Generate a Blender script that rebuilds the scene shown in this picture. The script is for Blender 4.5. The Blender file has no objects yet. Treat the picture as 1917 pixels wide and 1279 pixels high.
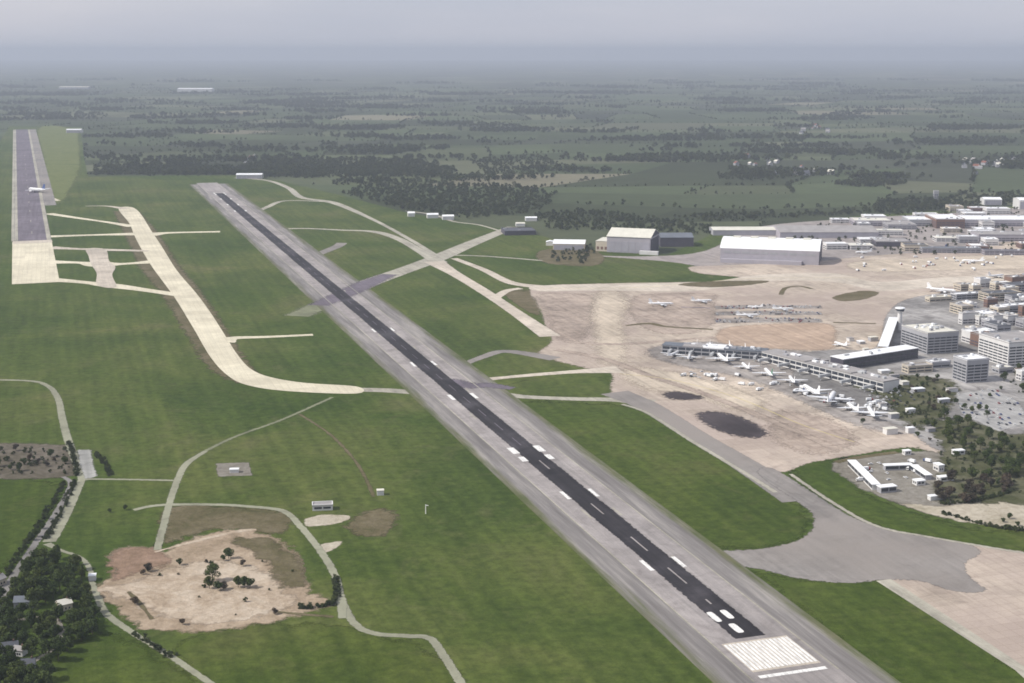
import bpy, bmesh, math, random
import numpy as np
from mathutils import Vector, Matrix, noise as mnoise

random.seed(7)
rng = np.random.default_rng(7)
R = math.radians
sc = bpy.context.scene
COL = sc.collection

# ------------------------------------------------------------------ camera
CAM_H, FPX, HORIZON = 380.0, 2660.0, 96.0
PITCH = math.atan((639.5 - HORIZON) / FPX)
cd = bpy.data.cameras.new('camera'); cam = bpy.data.objects.new('camera', cd); COL.objects.link(cam)
cd.sensor_width = 36.0; cd.lens = 36.0 * FPX / 1917.0
cd.clip_start = 5.0; cd.clip_end = 200000.0
cam.location = (0, 0, CAM_H); cam.rotation_euler = (R(90) - PITCH, 0, 0)
sc.camera = cam

# ------------------------------------------------------------------ sky, sun, exposure
SUN_EL, SUN_AZ = R(44), R(-102)          # azimuth measured from +Y towards +X
wd = bpy.data.worlds.new('World'); sc.world = wd; wd.use_nodes = True
nt = wd.node_tree; nt.nodes.clear()
wo = nt.nodes.new('ShaderNodeOutputWorld'); bg = nt.nodes.new('ShaderNodeBackground')
sky = nt.nodes.new('ShaderNodeTexSky'); sky.sky_type = 'NISHITA'; sky.sun_disc = False
sky.sun_elevation = SUN_EL; sky.sun_rotation = SUN_AZ
sky.altitude = 300; sky.air_density = 1.0; sky.dust_density = 3.5; sky.ozone_density = 1.5
mixc = nt.nodes.new('ShaderNodeMixRGB'); mixc.inputs[0].default_value = 0.72
# thin, uneven high overcast veil over the blue
wtc = nt.nodes.new('ShaderNodeTexCoord'); wmp = nt.nodes.new('ShaderNodeMapping'); wmp.inputs['Scale'].default_value = (1, 1, 6)
wnz = nt.nodes.new('ShaderNodeTexNoise'); wnz.inputs['Scale'].default_value = 2.6; wnz.inputs['Detail'].default_value = 5
wrp = nt.nodes.new('ShaderNodeValToRGB'); wrp.color_ramp.elements[0].position = 0.3; wrp.color_ramp.elements[1].position = 0.7
wrp.color_ramp.elements[0].color = (0.61, 0.65, 0.78, 1); wrp.color_ramp.elements[1].color = (0.77, 0.77, 0.86, 1)
wml = nt.nodes.new('ShaderNodeMixRGB'); wml.blend_type = 'MULTIPLY'; wml.inputs[0].default_value = 1.0; wml.inputs[2].default_value = (10.6, 10.6, 10.5, 1)
nt.links.new(wtc.outputs['Generated'], wmp.inputs[0]); nt.links.new(wmp.outputs[0], wnz.inputs['Vector']); nt.links.new(wnz.outputs[0], wrp.inputs[0])
nt.links.new(wrp.outputs[0], wml.inputs[1]); nt.links.new(wml.outputs[0], mixc.inputs[2])
nt.links.new(sky.outputs[0], mixc.inputs[1]); nt.links.new(mixc.outputs[0], bg.inputs[0])
bg.inputs[1].default_value = 0.1
nt.links.new(bg.outputs[0], wo.inputs[0])

sd = bpy.data.lights.new('sun', 'SUN'); sun = bpy.data.objects.new('sun', sd); COL.objects.link(sun)
sd.energy = 4.6; sd.angle = R(0.6); sd.color = (1.0, 0.95, 0.87)
sv = Vector((math.sin(SUN_AZ) * math.cos(SUN_EL), math.cos(SUN_AZ) * math.cos(SUN_EL), math.sin(SUN_EL)))
sun.rotation_euler = sv.to_track_quat('Z', 'Y').to_euler(); sun.location = sv * 3000

sc.view_settings.view_transform = 'Standard'; sc.view_settings.look = 'None'
sc.view_settings.exposure = 0.0; sc.view_settings.gamma = 1.0; sc.view_settings.use_curve_mapping = False
sc.cycles.use_denoising = True
sc.cycles.max_bounces = 5; sc.cycles.diffuse_bounces = 2; sc.cycles.glossy_bounces = 2
sc.cycles.volume_bounces = 1; sc.cycles.transparent_max_bounces = 8
sc.cycles.filter_width = 1.7

# ------------------------------------------------------------------ ground geometry from the survey of the photograph
CT, ST = math.cos(PITCH), math.sin(PITCH)
def G(px, py, z=0.0):
    """photograph pixel -> the point of the flat ground seen there"""
    dx = (px - 958.5) / FPX; dy = (639.5 - py) / FPX
    Y = CT + dy * ST; Z = -ST + dy * CT
    t = (z - CAM_H) / Z
    return Vector((dx * t, Y * t, z))
def PX(X, Y, Z=0.0):
    dz = Z - CAM_H
    zc = Y * CT - dz * ST; yc = Y * ST + dz * CT
    return 958.5 + FPX * X / zc, 639.5 - FPX * yc / zc
_fit = np.array([tuple(G(*p))[:2] for p in [(1468, 1253), (1401, 1196), (1192, 1015), (1056, 900), (936, 800), (760, 644), (638, 555), (576, 500), (490, 430), (455, 400)]])
_k = np.polyfit(_fit[:, 1], _fit[:, 0], 1); RW_A = -math.atan(_k[0])       # runway bearing from its surveyed centre line
U = Vector((-math.sin(RW_A), math.cos(RW_A), 0)); V = Vector((math.cos(RW_A), math.sin(RW_A), 0))
_y0 = G(1468, 1253).y; O = Vector((np.polyval(_k, _y0), _y0, 0))
def RW(s, t, z=0.0):
    p = O + U * s + V * t; p.z = z; return p
def inside(poly, X, Y):
    X = np.asarray(X); Y = np.asarray(Y); c = np.zeros(X.shape, bool); n = len(poly)
    for i in range(n):
        x1, y1 = poly[i]; x2, y2 = poly[i - 1]
        m = ((y1 > Y) != (y2 > Y)) & (X < (x2 - x1) * (Y - y1) / ((y2 - y1) or 1e-9) + x1)
        c ^= m
    return c

# ------------------------------------------------------------------ helpers
def tag(o, label=None, cat=None, group=None, kind=None):
    if label: o['label'] = label
    if cat: o['category'] = cat
    if group: o['group'] = group
    if kind: o['kind'] = kind
    return o
def link(name, me, mat=None, parent=None):
    o = bpy.data.objects.new(name, me); COL.objects.link(o)
    if mat is not None and me is not None:
        for m in (mat if isinstance(mat, (list, tuple)) else [mat]): me.materials.append(m)
    if parent: o.parent = parent
    return o
def empty(name, loc, rz=0.0):
    o = bpy.data.objects.new(name, None); COL.objects.link(o); o.location = loc; o.rotation_euler = (0, 0, rz)
    o.empty_display_size = 1; return o
def mesh_from(name, vs, fs):
    me = bpy.data.meshes.new(name); me.from_pydata([tuple(v) for v in vs], [], fs); me.update(); return me
class MB:
    def __init__(s): s.v = []; s.f = []; s.m = []
    def face(s, pts, m=0):
        k = len(s.v); s.v += [tuple(p) for p in pts]; s.f.append(list(range(k, k + len(pts)))); s.m.append(m)
    def box(s, x0, x1, y0, y1, z0, z1, m=0, bottom=True):
        k = len(s.v)
        s.v += [(x0,y0,z0),(x1,y0,z0),(x1,y1,z0),(x0,y1,z0),(x0,y0,z1),(x1,y0,z1),(x1,y1,z1),(x0,y1,z1)]
        q = [(0,1,5,4),(1,2,6,5),(2,3,7,6),(3,0,4,7),(4,5,6,7)] + ([(3,2,1,0)] if bottom else [])
        s.f += [[k + i for i in a] for a in q]; s.m += [m] * len(q)
    def tube(s, p0, p1, r0, r1, n=8, m=0, caps=True):
        p0 = Vector(p0); p1 = Vector(p1); d = (p1 - p0).normalized()
        a = d.orthogonal().normalized(); b = d.cross(a); k = len(s.v)
        for p, r in ((p0, r0), (p1, r1)):
            for i in range(n):
                w = 2 * math.pi * i / n; s.v.append(tuple(p + a * math.cos(w) * r + b * math.sin(w) * r))
        for i in range(n):
            j = (i + 1) % n; s.f.append([k + i, k + j, k + n + j, k + n + i]); s.m.append(m)
        if caps:
            s.f.append([k + n + i for i in range(n)]); s.m.append(m)
            s.f.append([k + i for i in reversed(range(n))]); s.m.append(m)
    def rings(s, rings, m=0, caps=True):
        k = len(s.v); n = len(rings[0])
        for r in rings: s.v += [tuple(p) for p in r]
        for a in range(len(rings) - 1):
            for i in range(n):
                j = (i + 1) % n; s.f.append([k + a*n + i, k + a*n + j, k + (a+1)*n + j, k + (a+1)*n + i]); s.m.append(m)
        if caps:
            s.f.append([k + i for i in reversed(range(n))]); s.m.append(m)
            s.f.append([k + (len(rings)-1)*n + i for i in range(n)]); s.m.append(m)
    def mesh(s, name, smooth=False):
        me = mesh_from(name, s.v, s.f)
        me.polygons.foreach_set('material_index', s.m)
        if smooth: me.polygons.foreach_set('use_smooth', [True] * len(s.f))
        bm = bmesh.new(); bm.from_mesh(me); bmesh.ops.recalc_face_normals(bm, faces=bm.faces); bm.to_mesh(me); bm.free()
        me.update(); return me
    def build(s, name, mat, parent=None, smooth=False):
        return link(name, s.mesh(name, smooth), mat, parent)

# ------------------------------------------------------------------ materials
def N(t, typ, **kw):
    n = t.nodes.new(typ)
    for k, v in kw.items(): setattr(n, k, v)
    return n
def new_mat(name, rough=0.9, spec=0.2):
    m = bpy.data.materials.new(name); m.use_nodes = True; t = m.node_tree
    b = t.nodes['Principled BSDF']; b.inputs['Roughness'].default_value = rough
    b.inputs['Specular IOR Level'].default_value = spec
    return m, t, b
def c4(c): return (c[0], c[1], c[2], 1)
def noise(t, vec, scale, detail=4, rough=0.6, dist=0.0):
    n = N(t, 'ShaderNodeTexNoise'); n.inputs['Scale'].default_value = scale; n.inputs['Detail'].default_value = detail
    n.inputs['Roughness'].default_value = rough; n.inputs['Distortion'].default_value = dist
    t.links.new(vec, n.inputs['Vector']); return n.outputs[0]
def ramp(t, fac, stops):
    r = N(t, 'ShaderNodeValToRGB'); e = r.color_ramp.elements
    while len(e) < len(stops): e.new(0.5)
    for i, (p, c) in enumerate(stops): e[i].position = p; e[i].color = c4(c) if not isinstance(c, float) else (c, c, c, 1)
    t.links.new(fac, r.inputs[0]); return r.outputs[0]
def mix(t, fac, a, b, mode='MIX'):
    n = N(t, 'ShaderNodeMixRGB', blend_type=mode)
    for i, x in ((0, fac), (1, a), (2, b)):
        if hasattr(x, 'links'): t.links.new(x, n.inputs[i])
        elif i == 0: n.inputs[0].default_value = x
        else: n.inputs[i].default_value = c4(x)
    return n.outputs[0]
def coords(t, ang=0.0, stretch=(1, 1, 1), kind='Object'):
    tc = N(t, 'ShaderNodeTexCoord'); mp = N(t, 'ShaderNodeMapping')
    mp.vector_type = 'POINT'; mp.inputs['Rotation'].default_value = (0, 0, ang); mp.inputs['Scale'].default_value = stretch
    t.links.new(tc.outputs[kind], mp.inputs[0])
    mp.inputs['Scale'].default_value = (1, 1, 1)
    m2 = N(t, 'ShaderNodeMapping'); m2.inputs['Scale'].default_value = stretch
    t.links.new(mp.outputs[0], m2.inputs[0]); return m2.outputs[0]
def rimmed(m, t, b, w, scale=0.22):
    """ragged outer margin: the sheet thins out irregularly where its vertex attribute 'rim' rises to 1"""
    at = N(t, 'ShaderNodeAttribute', attribute_name='rim')
    nz = N(t, 'ShaderNodeMath', operation='MULTIPLY_ADD'); t.links.new(noise(t, w, scale, 5, 0.7), nz.inputs[0]); nz.inputs[1].default_value = 1.7; nz.inputs[2].default_value = -0.85
    ad = N(t, 'ShaderNodeMath', operation='ADD'); t.links.new(at.outputs['Fac'], ad.inputs[0]); t.links.new(nz.outputs[0], ad.inputs[1])
    mr = N(t, 'ShaderNodeMapRange'); mr.inputs[1].default_value = 0.36; mr.inputs[2].default_value = 0.64; mr.inputs[3].default_value = 1.0; mr.inputs[4].default_value = 0.0
    t.links.new(ad.outputs[0], mr.inputs[0])
    has = N(t, 'ShaderNodeMath', operation='GREATER_THAN'); t.links.new(at.outputs['Fac'], has.inputs[0]); has.inputs[1].default_value = 0.02
    mx = N(t, 'ShaderNodeMix'); t.links.new(has.outputs[0], mx.inputs[0]); mx.inputs[2].default_value = 1.0; t.links.new(mr.outputs[0], mx.inputs[3])
    t.links.new(mx.outputs[0], b.inputs['Alpha'])
def mult(c, k): return tuple(x * k for x in c)

def paved(name, base, dark=0.8, light=1.15, joint=0.0, streak=0.6, stain=0.6, rough=0.9, tint=None):
    """weathered paving: broad patches, streaks along the runway axis, fine grain, optional slab joints"""
    m, t, b = new_mat(name, rough, 0.15)
    w = coords(t); al = coords(t, -RW_A, (1, 0.035, 1))
    big = ramp(t, noise(t, w, 0.009, 5, 0.65, 0.4), [(0.36, mult(base, dark)), (0.5, base), (0.64, mult(base, light))])
    st = ramp(t, noise(t, al, 0.16, 4, 0.7), [(0.36, (0.66, 0.66, 0.67)), (0.62, (1.1, 1.09, 1.08))])
    c = mix(t, streak, big, st, 'MULTIPLY')
    sp = ramp(t, noise(t, w, 0.045, 6, 0.72, 1.2), [(0.40, (1.1, 1.1, 1.1)), (0.52, (0.95, 0.95, 0.95)), (0.68, (0.6, 0.58, 0.58))])
    c = mix(t, stain, c, sp, 'MULTIPLY')
    if tint: c = mix(t, ramp(t, noise(t, w, 0.004, 3), [(0.42, 0.0), (0.62, 1.0)]), c, tint)
    fine = ramp(t, noise(t, w, 0.7, 3, 0.7), [(0.25, (0.86, 0.86, 0.86)), (0.75, (1.1, 1.1, 1.1))])
    c = mix(t, 0.7, c, fine, 'MULTIPLY')
    if joint:
        br = N(t, 'ShaderNodeTexBrick'); br.offset = 0.0
        br.inputs['Scale'].default_value = 1.0; br.inputs['Brick Width'].default_value = joint; br.inputs['Row Height'].default_value = joint
        br.inputs['Mortar Size'].default_value = 0.28; br.inputs['Color1'].default_value = (1, 1, 1, 1); br.inputs['Color2'].default_value = (0.9, 0.9, 0.9, 1)
        br.inputs['Mortar'].default_value = (0.72, 0.7, 0.68, 1)
        t.links.new(coords(t, -RW_A), br.inputs['Vector']); c = mix(t, 0.65, c, br.outputs[0], 'MULTIPLY')
        b2 = N(t, 'ShaderNodeTexBrick'); b2.offset = 0.37
        b2.inputs['Scale'].default_value = 1.0; b2.inputs['Brick Width'].default_value = joint * 9; b2.inputs['Row Height'].default_value = joint * 4
        b2.inputs['Mortar Size'].default_value = 0.0; b2.inputs['Color1'].default_value = (1.05, 1.05, 1.05, 1); b2.inputs['Color2'].default_value = (0.84, 0.83, 0.82, 1)
        t.links.new(coords(t, -RW_A), b2.inputs['Vector']); c = mix(t, 0.8, c, b2.outputs[0], 'MULTIPLY')
    t.links.new(c, b.inputs['Base Color']); rimmed(m, t, b, w); return m

def grass_mat(name, a, b_, c_, dry):
    m, t, b = new_mat(name, 1.0, 0.05)
    w = coords(t); al = coords(t, -RW_A, (1, 0.06, 1))
    c = ramp(t, noise(t, w, 0.0045, 6, 0.62, 0.6), [(0.36, a), (0.48, b_), (0.58, c_), (0.72, dry)])
    st = ramp(t, noise(t, al, 0.06, 5, 0.65), [(0.36, (0.72, 0.76, 0.7)), (0.62, (1.16, 1.12, 1.12))])
    c = mix(t, 0.7, c, st, 'MULTIPLY')
    br = ramp(t, noise(t, w, 0.0016, 4, 0.6, 0.5), [(0.4, (0.82, 0.9, 0.78)), (0.6, (1.14, 1.06, 1.12))])
    c = mix(t, 0.9, c, br, 'MULTIPLY')
    wv = N(t, 'ShaderNodeTexWave'); wv.wave_type = 'BANDS'; wv.bands_direction = 'X'; wv.inputs['Scale'].default_value = 0.022; wv.inputs['Distortion'].default_value = 1.2; wv.inputs['Detail'].default_value = 2; wv.inputs['Detail Scale'].default_value = 0.4
    t.links.new(coords(t, -RW_A), wv.inputs['Vector'])
    c = mix(t, 0.28, c, ramp(t, wv.outputs['Fac'], [(0.3, (0.84, 0.86, 0.82)), (0.7, (1.1, 1.08, 1.08))]), 'MULTIPLY')
    d = ramp(t, noise(t, w, 0.02, 6, 0.72, 1.0), [(0.54, 0.0), (0.71, 0.5)])
    c = mix(t, d, c, dry)
    tuft = ramp(t, noise(t, w, 0.11, 6, 0.75), [(0.36, (0.62, 0.65, 0.6)), (0.64, (1.28, 1.25, 1.2))])
    c = mix(t, 0.85, c, tuft, 'MULTIPLY')
    fine = ramp(t, noise(t, w, 0.9, 3, 0.8), [(0.3, (0.72, 0.74, 0.7)), (0.7, (1.22, 1.2, 1.2))])
    c = mix(t, 0.6, c, fine, 'MULTIPLY')
    t.links.new(c, b.inputs['Base Color'])
    bp = N(t, 'ShaderNodeBump'); bp.inputs['Strength'].default_value = 0.5; bp.inputs['Distance'].default_value = 1.0
    t.links.new(noise(t, w, 0.25, 5, 0.75), bp.inputs['Height']); t.links.new(bp.outputs[0], b.inputs['Normal'])
    rimmed(m, t, b, w, 0.055); return m

def plain(name, col, rough=0.7, spec=0.3, var=0.12, scale=0.3, metal=0.0):
    m, t, b = new_mat(name, rough, spec); b.inputs['Metallic'].default_value = metal
    w = coords(t)
    c = ramp(t, noise(t, w, scale, 5, 0.65), [(0.25, mult(col, 1 - var)), (0.75, mult(col, 1 + var))])
    t.links.new(c, b.inputs['Base Color']); return m

def rand_paint(name, cols, rough=0.4):
    m, t, b = new_mat(name, rough, 0.5)
    oi = N(t, 'ShaderNodeObjectInfo'); r = N(t, 'ShaderNodeValToRGB'); r.color_ramp.interpolation = 'CONSTANT'
    e = r.color_ramp.elements
    while len(e) < len(cols): e.new(0.5)
    for i, c in enumerate(cols): e[i].position = i / len(cols); e[i].color = c4(c)
    t.links.new(oi.outputs['Random'], r.inputs[0]); t.links.new(r.outputs[0], b.inputs['Base Color']); return m

def leaf_mat(name, lo, hi):
    m, t, b = new_mat(name, 0.85, 0.15)
    oi = N(t, 'ShaderNodeObjectInfo'); w = coords(t)
    c = ramp(t, noise(t, w, 0.55, 3, 0.7), [(0.3, lo), (0.7, hi)])
    v = ramp(t, oi.outputs['Random'], [(0.0, (0.7, 0.75, 0.7)), (0.5, (1, 1, 1)), (1.0, (1.3, 1.15, 0.95))])
    c = mix(t, 1.0, c, v, 'MULTIPLY'); t.links.new(c, b.inputs['Base Color'])
    return m

M = {}
M['grass'] = grass_mat('airfield_grass', (0.047, 0.074, 0.016), (0.061, 0.089, 0.020), (0.078, 0.102, 0.027), (0.108, 0.112, 0.048))
M['asphalt_grey'] = paved('weathered_runway_asphalt', (0.31, 0.285, 0.275))
M['asphalt_dark'] = paved('rubbered_dark_asphalt', (0.036, 0.033, 0.037), 0.6, 2.0, streak=1.0, stain=0.5)
M['asphalt_violet'] = paved('old_violet_asphalt', (0.15, 0.13, 0.155), streak=0.6)
M['asphalt_taxi'] = paved('taxiway_asphalt', (0.225, 0.21, 0.197), tint=(0.25, 0.225, 0.205))
M['asphalt_pale'] = paved('pale_worn_asphalt', (0.37, 0.35, 0.29))
M['concrete'] = paved('bright_new_concrete', (0.66, 0.61, 0.47), 0.9, 1.08, joint=7.5, streak=0.25, stain=0.2)
M['concrete_old'] = paved('cream_concrete', (0.56, 0.50, 0.42), 0.85, 1.1, joint=9.0, streak=0.3)
M['apron'] = paved('apron_concrete', (0.49, 0.42, 0.345), 0.78, 1.14, joint=10.0, streak=0.55, stain=0.9, tint=(0.40, 0.33, 0.285))
M['apron_grey'] = paved('terminal_forecourt', (0.26, 0.25, 0.24), 0.6, 1.5, stain=1.0)
M['tan'] = paved('tan_apron', (0.46, 0.35, 0.265), 0.85, 1.15, joint=10.0)
M['road'] = paved('service_road', (0.26, 0.26, 0.19), 0.85, 1.12, streak=0.1)
M['road_faint'] = paved('overgrown_road', (0.20, 0.21, 0.13), 0.7, 1.3, streak=0.1)
M['road_dark'] = paved('public_road', (0.20, 0.19, 0.18), 0.85, 1.12, streak=0.1)
M['patch'] = paved('fresh_asphalt_patch', (0.055, 0.045, 0.048), 0.7, 1.5)
def worn_paint():
    m, t, b = new_mat('worn_white_paint', 0.6, 0.3); w = coords(t); al = coords(t, -RW_A, (1, 0.15, 1))
    c = ramp(t, noise(t, w, 0.35, 5, 0.7), [(0.3, (0.62, 0.61, 0.58)), (0.7, (0.82, 0.81, 0.78))])
    f = ramp(t, noise(t, al, 0.5, 5, 0.75, 0.5), [(0.5, 0.0), (0.72, 0.85)])
    t.links.new(mix(t, f, c, (0.2, 0.19, 0.19)), b.inputs['Base Color']); return m
M['paint'] = worn_paint()

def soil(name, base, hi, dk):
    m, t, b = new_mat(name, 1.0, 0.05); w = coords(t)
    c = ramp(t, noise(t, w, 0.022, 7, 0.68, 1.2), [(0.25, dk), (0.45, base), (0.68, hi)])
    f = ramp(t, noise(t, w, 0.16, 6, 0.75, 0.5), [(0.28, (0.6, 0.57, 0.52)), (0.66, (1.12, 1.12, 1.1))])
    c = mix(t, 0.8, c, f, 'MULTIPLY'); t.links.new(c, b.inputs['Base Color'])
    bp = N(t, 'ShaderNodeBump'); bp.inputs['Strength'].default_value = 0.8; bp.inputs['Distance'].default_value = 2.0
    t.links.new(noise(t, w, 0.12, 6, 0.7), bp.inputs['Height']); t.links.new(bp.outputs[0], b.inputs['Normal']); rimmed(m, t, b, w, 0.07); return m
M['soil'] = soil('bare_sandy_soil', (0.40, 0.325, 0.25), (0.52, 0.45, 0.37), (0.22, 0.165, 0.11))
M['soil_brown'] = soil('brown_soil', (0.30, 0.235, 0.17), (0.42, 0.34, 0.26), (0.15, 0.125, 0.075))
M['soil_red'] = soil('reddish_soil', (0.23, 0.16, 0.115), (0.30, 0.21, 0.16), (0.15, 0.11, 0.07))
M['scrub'] = soil('scrubby_brown_ground', (0.115, 0.10, 0.055), (0.165, 0.14, 0.09), (0.06, 0.065, 0.025))
M['rough_ground'] = soil('grey_rough_ground', (0.20, 0.185, 0.16), (0.28, 0.265, 0.24), (0.10, 0.095, 0.075))
M['beige_ground'] = soil('beige_rough_ground', (0.40, 0.36, 0.29), (0.47, 0.43, 0.36), (0.26, 0.24, 0.17))
M['grove'] = soil('dark_green_ground', (0.075, 0.08, 0.04), (0.15, 0.145, 0.10), (0.035, 0.045, 0.018))  # dark green scrub colour for grove floor and planted bed
M['dark_scrub'] = soil('dark_scrubland', (0.10, 0.088, 0.066), (0.17, 0.15, 0.125), (0.045, 0.045, 0.026))
M['apron_dark'] = paved('stained_apron', (0.40, 0.33, 0.275), 0.82, 1.14, joint=10.0, stain=1.0)
M['apron_light'] = paved('pale_apron', (0.55, 0.475, 0.38), 0.88, 1.1, joint=10.0, stain=0.6)
M['yellow'] = plain('faded_yellow_line', (0.50, 0.42, 0.16), 0.7, 0.2, 0.2, 0.3)
M['dark_green'] = grass_mat('lush_green_verge', (0.044, 0.069, 0.013), (0.057, 0.083, 0.016), (0.070, 0.095, 0.021), (0.094, 0.100, 0.036))

# shoulder: sparse asphalt breaking up into grass at its outer edge (UV y: 0 inner, 1 outer)
def shoulder_mat():
    m, t, b = new_mat('runway_shoulder', 0.95, 0.1); w = coords(t); al = coords(t, -RW_A, (1, 0.05, 1))
    a = ramp(t, noise(t, al, 0.09, 5, 0.7), [(0.36, (0.14, 0.13, 0.125)), (0.5, (0.20, 0.187, 0.18)), (0.64, (0.30, 0.28, 0.26))])
    g = ramp(t, noise(t, w, 0.02, 5, 0.7), [(0.3, (0.06, 0.08, 0.022)), (0.7, (0.13, 0.125, 0.07))])
    uv = N(t, 'ShaderNodeTexCoord'); sx = N(t, 'ShaderNodeSeparateXYZ'); t.links.new(uv.outputs['UV'], sx.inputs[0])
    ad = N(t, 'ShaderNodeMath', operation='ADD'); nz = N(t, 'ShaderNodeMath', operation='MULTIPLY_ADD')
    t.links.new(noise(t, al, 0.11, 6, 0.72), nz.inputs[0]); nz.inputs[1].default_value = 1.5; nz.inputs[2].default_value = -0.75
    t.links.new(sx.outputs[1], ad.inputs[0]); t.links.new(nz.outputs[0], ad.inputs[1])
    f = ramp(t, ad.outputs[0], [(0.58, 0.0), (1.0, 0.95)])
    t.links.new(mix(t, f, a, g), b.inputs['Base Color']); return m
M['shoulder'] = shoulder_mat()

# ------------------------------------------------------------------ flat sheets
def crom(P, closed, n=6):
    out = []; k = len(P)
    rngi = range(k) if closed else range(k - 1)
    for i in rngi:
        p0 = P[(i - 1) % k] if (closed or i > 0) else P[0]; p1 = P[i]; p2 = P[(i + 1) % k]
        p3 = P[(i + 2) % k] if (closed or i + 2 < k) else P[-1]
        for j in range(n):
            t = j / n
            out.append(0.5 * ((2 * p1) + (p2 - p0) * t + (2*p0 - 5*p1 + 4*p2 - p3) * t*t + (3*p1 - p0 - 3*p2 + p3) * t**3))
    if not closed: out.append(P[-1])
    return out
def sheet(name, px, z, mat, smooth=True, parent=None, world=False, jitter=0.0, kind='structure', rim=0):
    P = [Vector(p) if world else G(*p) for p in px]
    if smooth: P = crom(P, True, 5)
    if jitter:
        for p in P:
            q = mnoise.noise_vector(p * 0.03) * jitter; p.x += q.x; p.y += q.y
    if rim:
        PP = np.array([(p.x, p.y) for p in P]); lo = PP.min(0) - rim; hi = PP.max(0) + rim
        cell = max(rim * 0.5, float(max(hi - lo)) / 220); nx, ny = int((hi[0] - lo[0]) / cell) + 2, int((hi[1] - lo[1]) / cell) + 2
        gxx, gyy = np.meshgrid(lo[0] + np.arange(nx) * cell, lo[1] + np.arange(ny) * cell)
        dist = np.full(gxx.shape, 1e9); A0 = PP; B0 = np.roll(PP, -1, 0)
        for (ax, ay), (bx, by) in zip(A0, B0):
            ex, ey = bx - ax, by - ay; tt = np.clip(((gxx - ax) * ex + (gyy - ay) * ey) / (ex*ex + ey*ey + 1e-9), 0, 1)
            dist = np.minimum(dist, np.hypot(gxx - ax - tt * ex, gyy - ay - tt * ey))
        inn = inside([tuple(q) for q in PP], gxx, gyy); sd_ = np.where(inn, dist, -dist)
        rv = np.clip(0.5 - 0.5 * sd_ / rim, 0, 1); idx = -np.ones(gxx.shape, int); vv = []; rr = []; ff = []
        ok = rv < 1.0
        use = np.zeros(gxx.shape, bool); cells = ok[:-1, :-1] | ok[1:, :-1] | ok[:-1, 1:] | ok[1:, 1:]
        for j, i in zip(*np.nonzero(cells)):
            q = []
            for (jj, ii) in ((j, i), (j, i + 1), (j + 1, i + 1), (j + 1, i)):
                if idx[jj, ii] < 0: idx[jj, ii] = len(vv); vv.append((gxx[jj, ii], gyy[jj, ii], z)); rr.append(rv[jj, ii])
                q.append(int(idx[jj, ii]))
            ff.append(q)
        me = mesh_from(name, vv, ff); ra = me.attributes.new('rim', 'FLOAT', 'POINT'); ra.data.foreach_set('value', np.array(rr, np.float32))
        o = link(name, me, mat, parent)
        if not parent and kind: tag(o, kind=kind)
        return o
    bm = bmesh.new(); vs = [bm.verts.new((p.x, p.y, z)) for p in P]
    f = bm.faces.new(vs); f.normal_update()
    if f.normal.z < 0: f.normal_flip()
    me = bpy.data.meshes.new(name); bmesh.ops.triangulate(bm, faces=bm.faces); bm.to_mesh(me); bm.free()
    o = link(name, me, mat, parent)
    if not parent and kind: tag(o, kind=kind)
    return o
def strip(name, px, width, z, mat, smooth=True, parent=None, world=False, wobble=0.0, kind='structure', rim=1.2):
    """paved strip following a line of ground points; width in metres (number, or one per point)"""
    P = [Vector(p) if world else G(*p) for p in px]
    Wd = list(width) if isinstance(width, (list, tuple)) else [width] * len(P)
    if smooth and len(P) > 2:
        Q = [Vector((p.x, p.y, w)) for p, w in zip(P, Wd)]
        Q = crom(Q, False, 8); P = [Vector((q.x, q.y, 0)) for q in Q]; Wd = [q.z for q in Q]
    vs = []; fs = []
    for i, p in enumerate(P):
        d = (P[min(i + 1, len(P) - 1)] - P[max(i - 1, 0)]).normalized(); n = Vector((-d.y, d.x, 0))
        k = 1 + wobble * mnoise.noise(p * 0.02)
        h = Wd[i] / 2 * k; q = max(h - rim, h * 0.25); h += rim
        vs += [p + n * h, p + n * q, p - n * q, p - n * h]
        if i: fs += [(4*i - 4 + a, 4*i - 3 + a, 4*i + 1 + a, 4*i + a) for a in range(3)]
    vs = [(v.x, v.y, z) for v in vs]
    me = mesh_from(name, vs, fs); ra = me.attributes.new('rim', 'FLOAT', 'POINT'); ra.data.foreach_set('value', [1.0, 0.0, 0.0, 1.0] * len(P))
    o = link(name, me, mat, parent)
    if not parent and kind: tag(o, kind=kind)
    return o
def rw_rect(name, s0, s1, t0, t1, z, mat, parent=None, uv=None, n=1):
    vs = []; fs = []
    for i in range(n + 1):
        s = s0 + (s1 - s0) * i / n; vs += [RW(s, t0, z), RW(s, t1, z)]
        if i: fs.append((2*i - 2, 2*i - 1, 2*i + 1, 2*i))
    me = mesh_from(name, vs, fs)
    if uv:
        l = me.uv_layers.new(name='UVMap')
        for lp in me.loops: l.data[lp.index].uv = (0, uv[lp.vertex_index % 2])
    return link(name, me, mat, parent)

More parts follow.
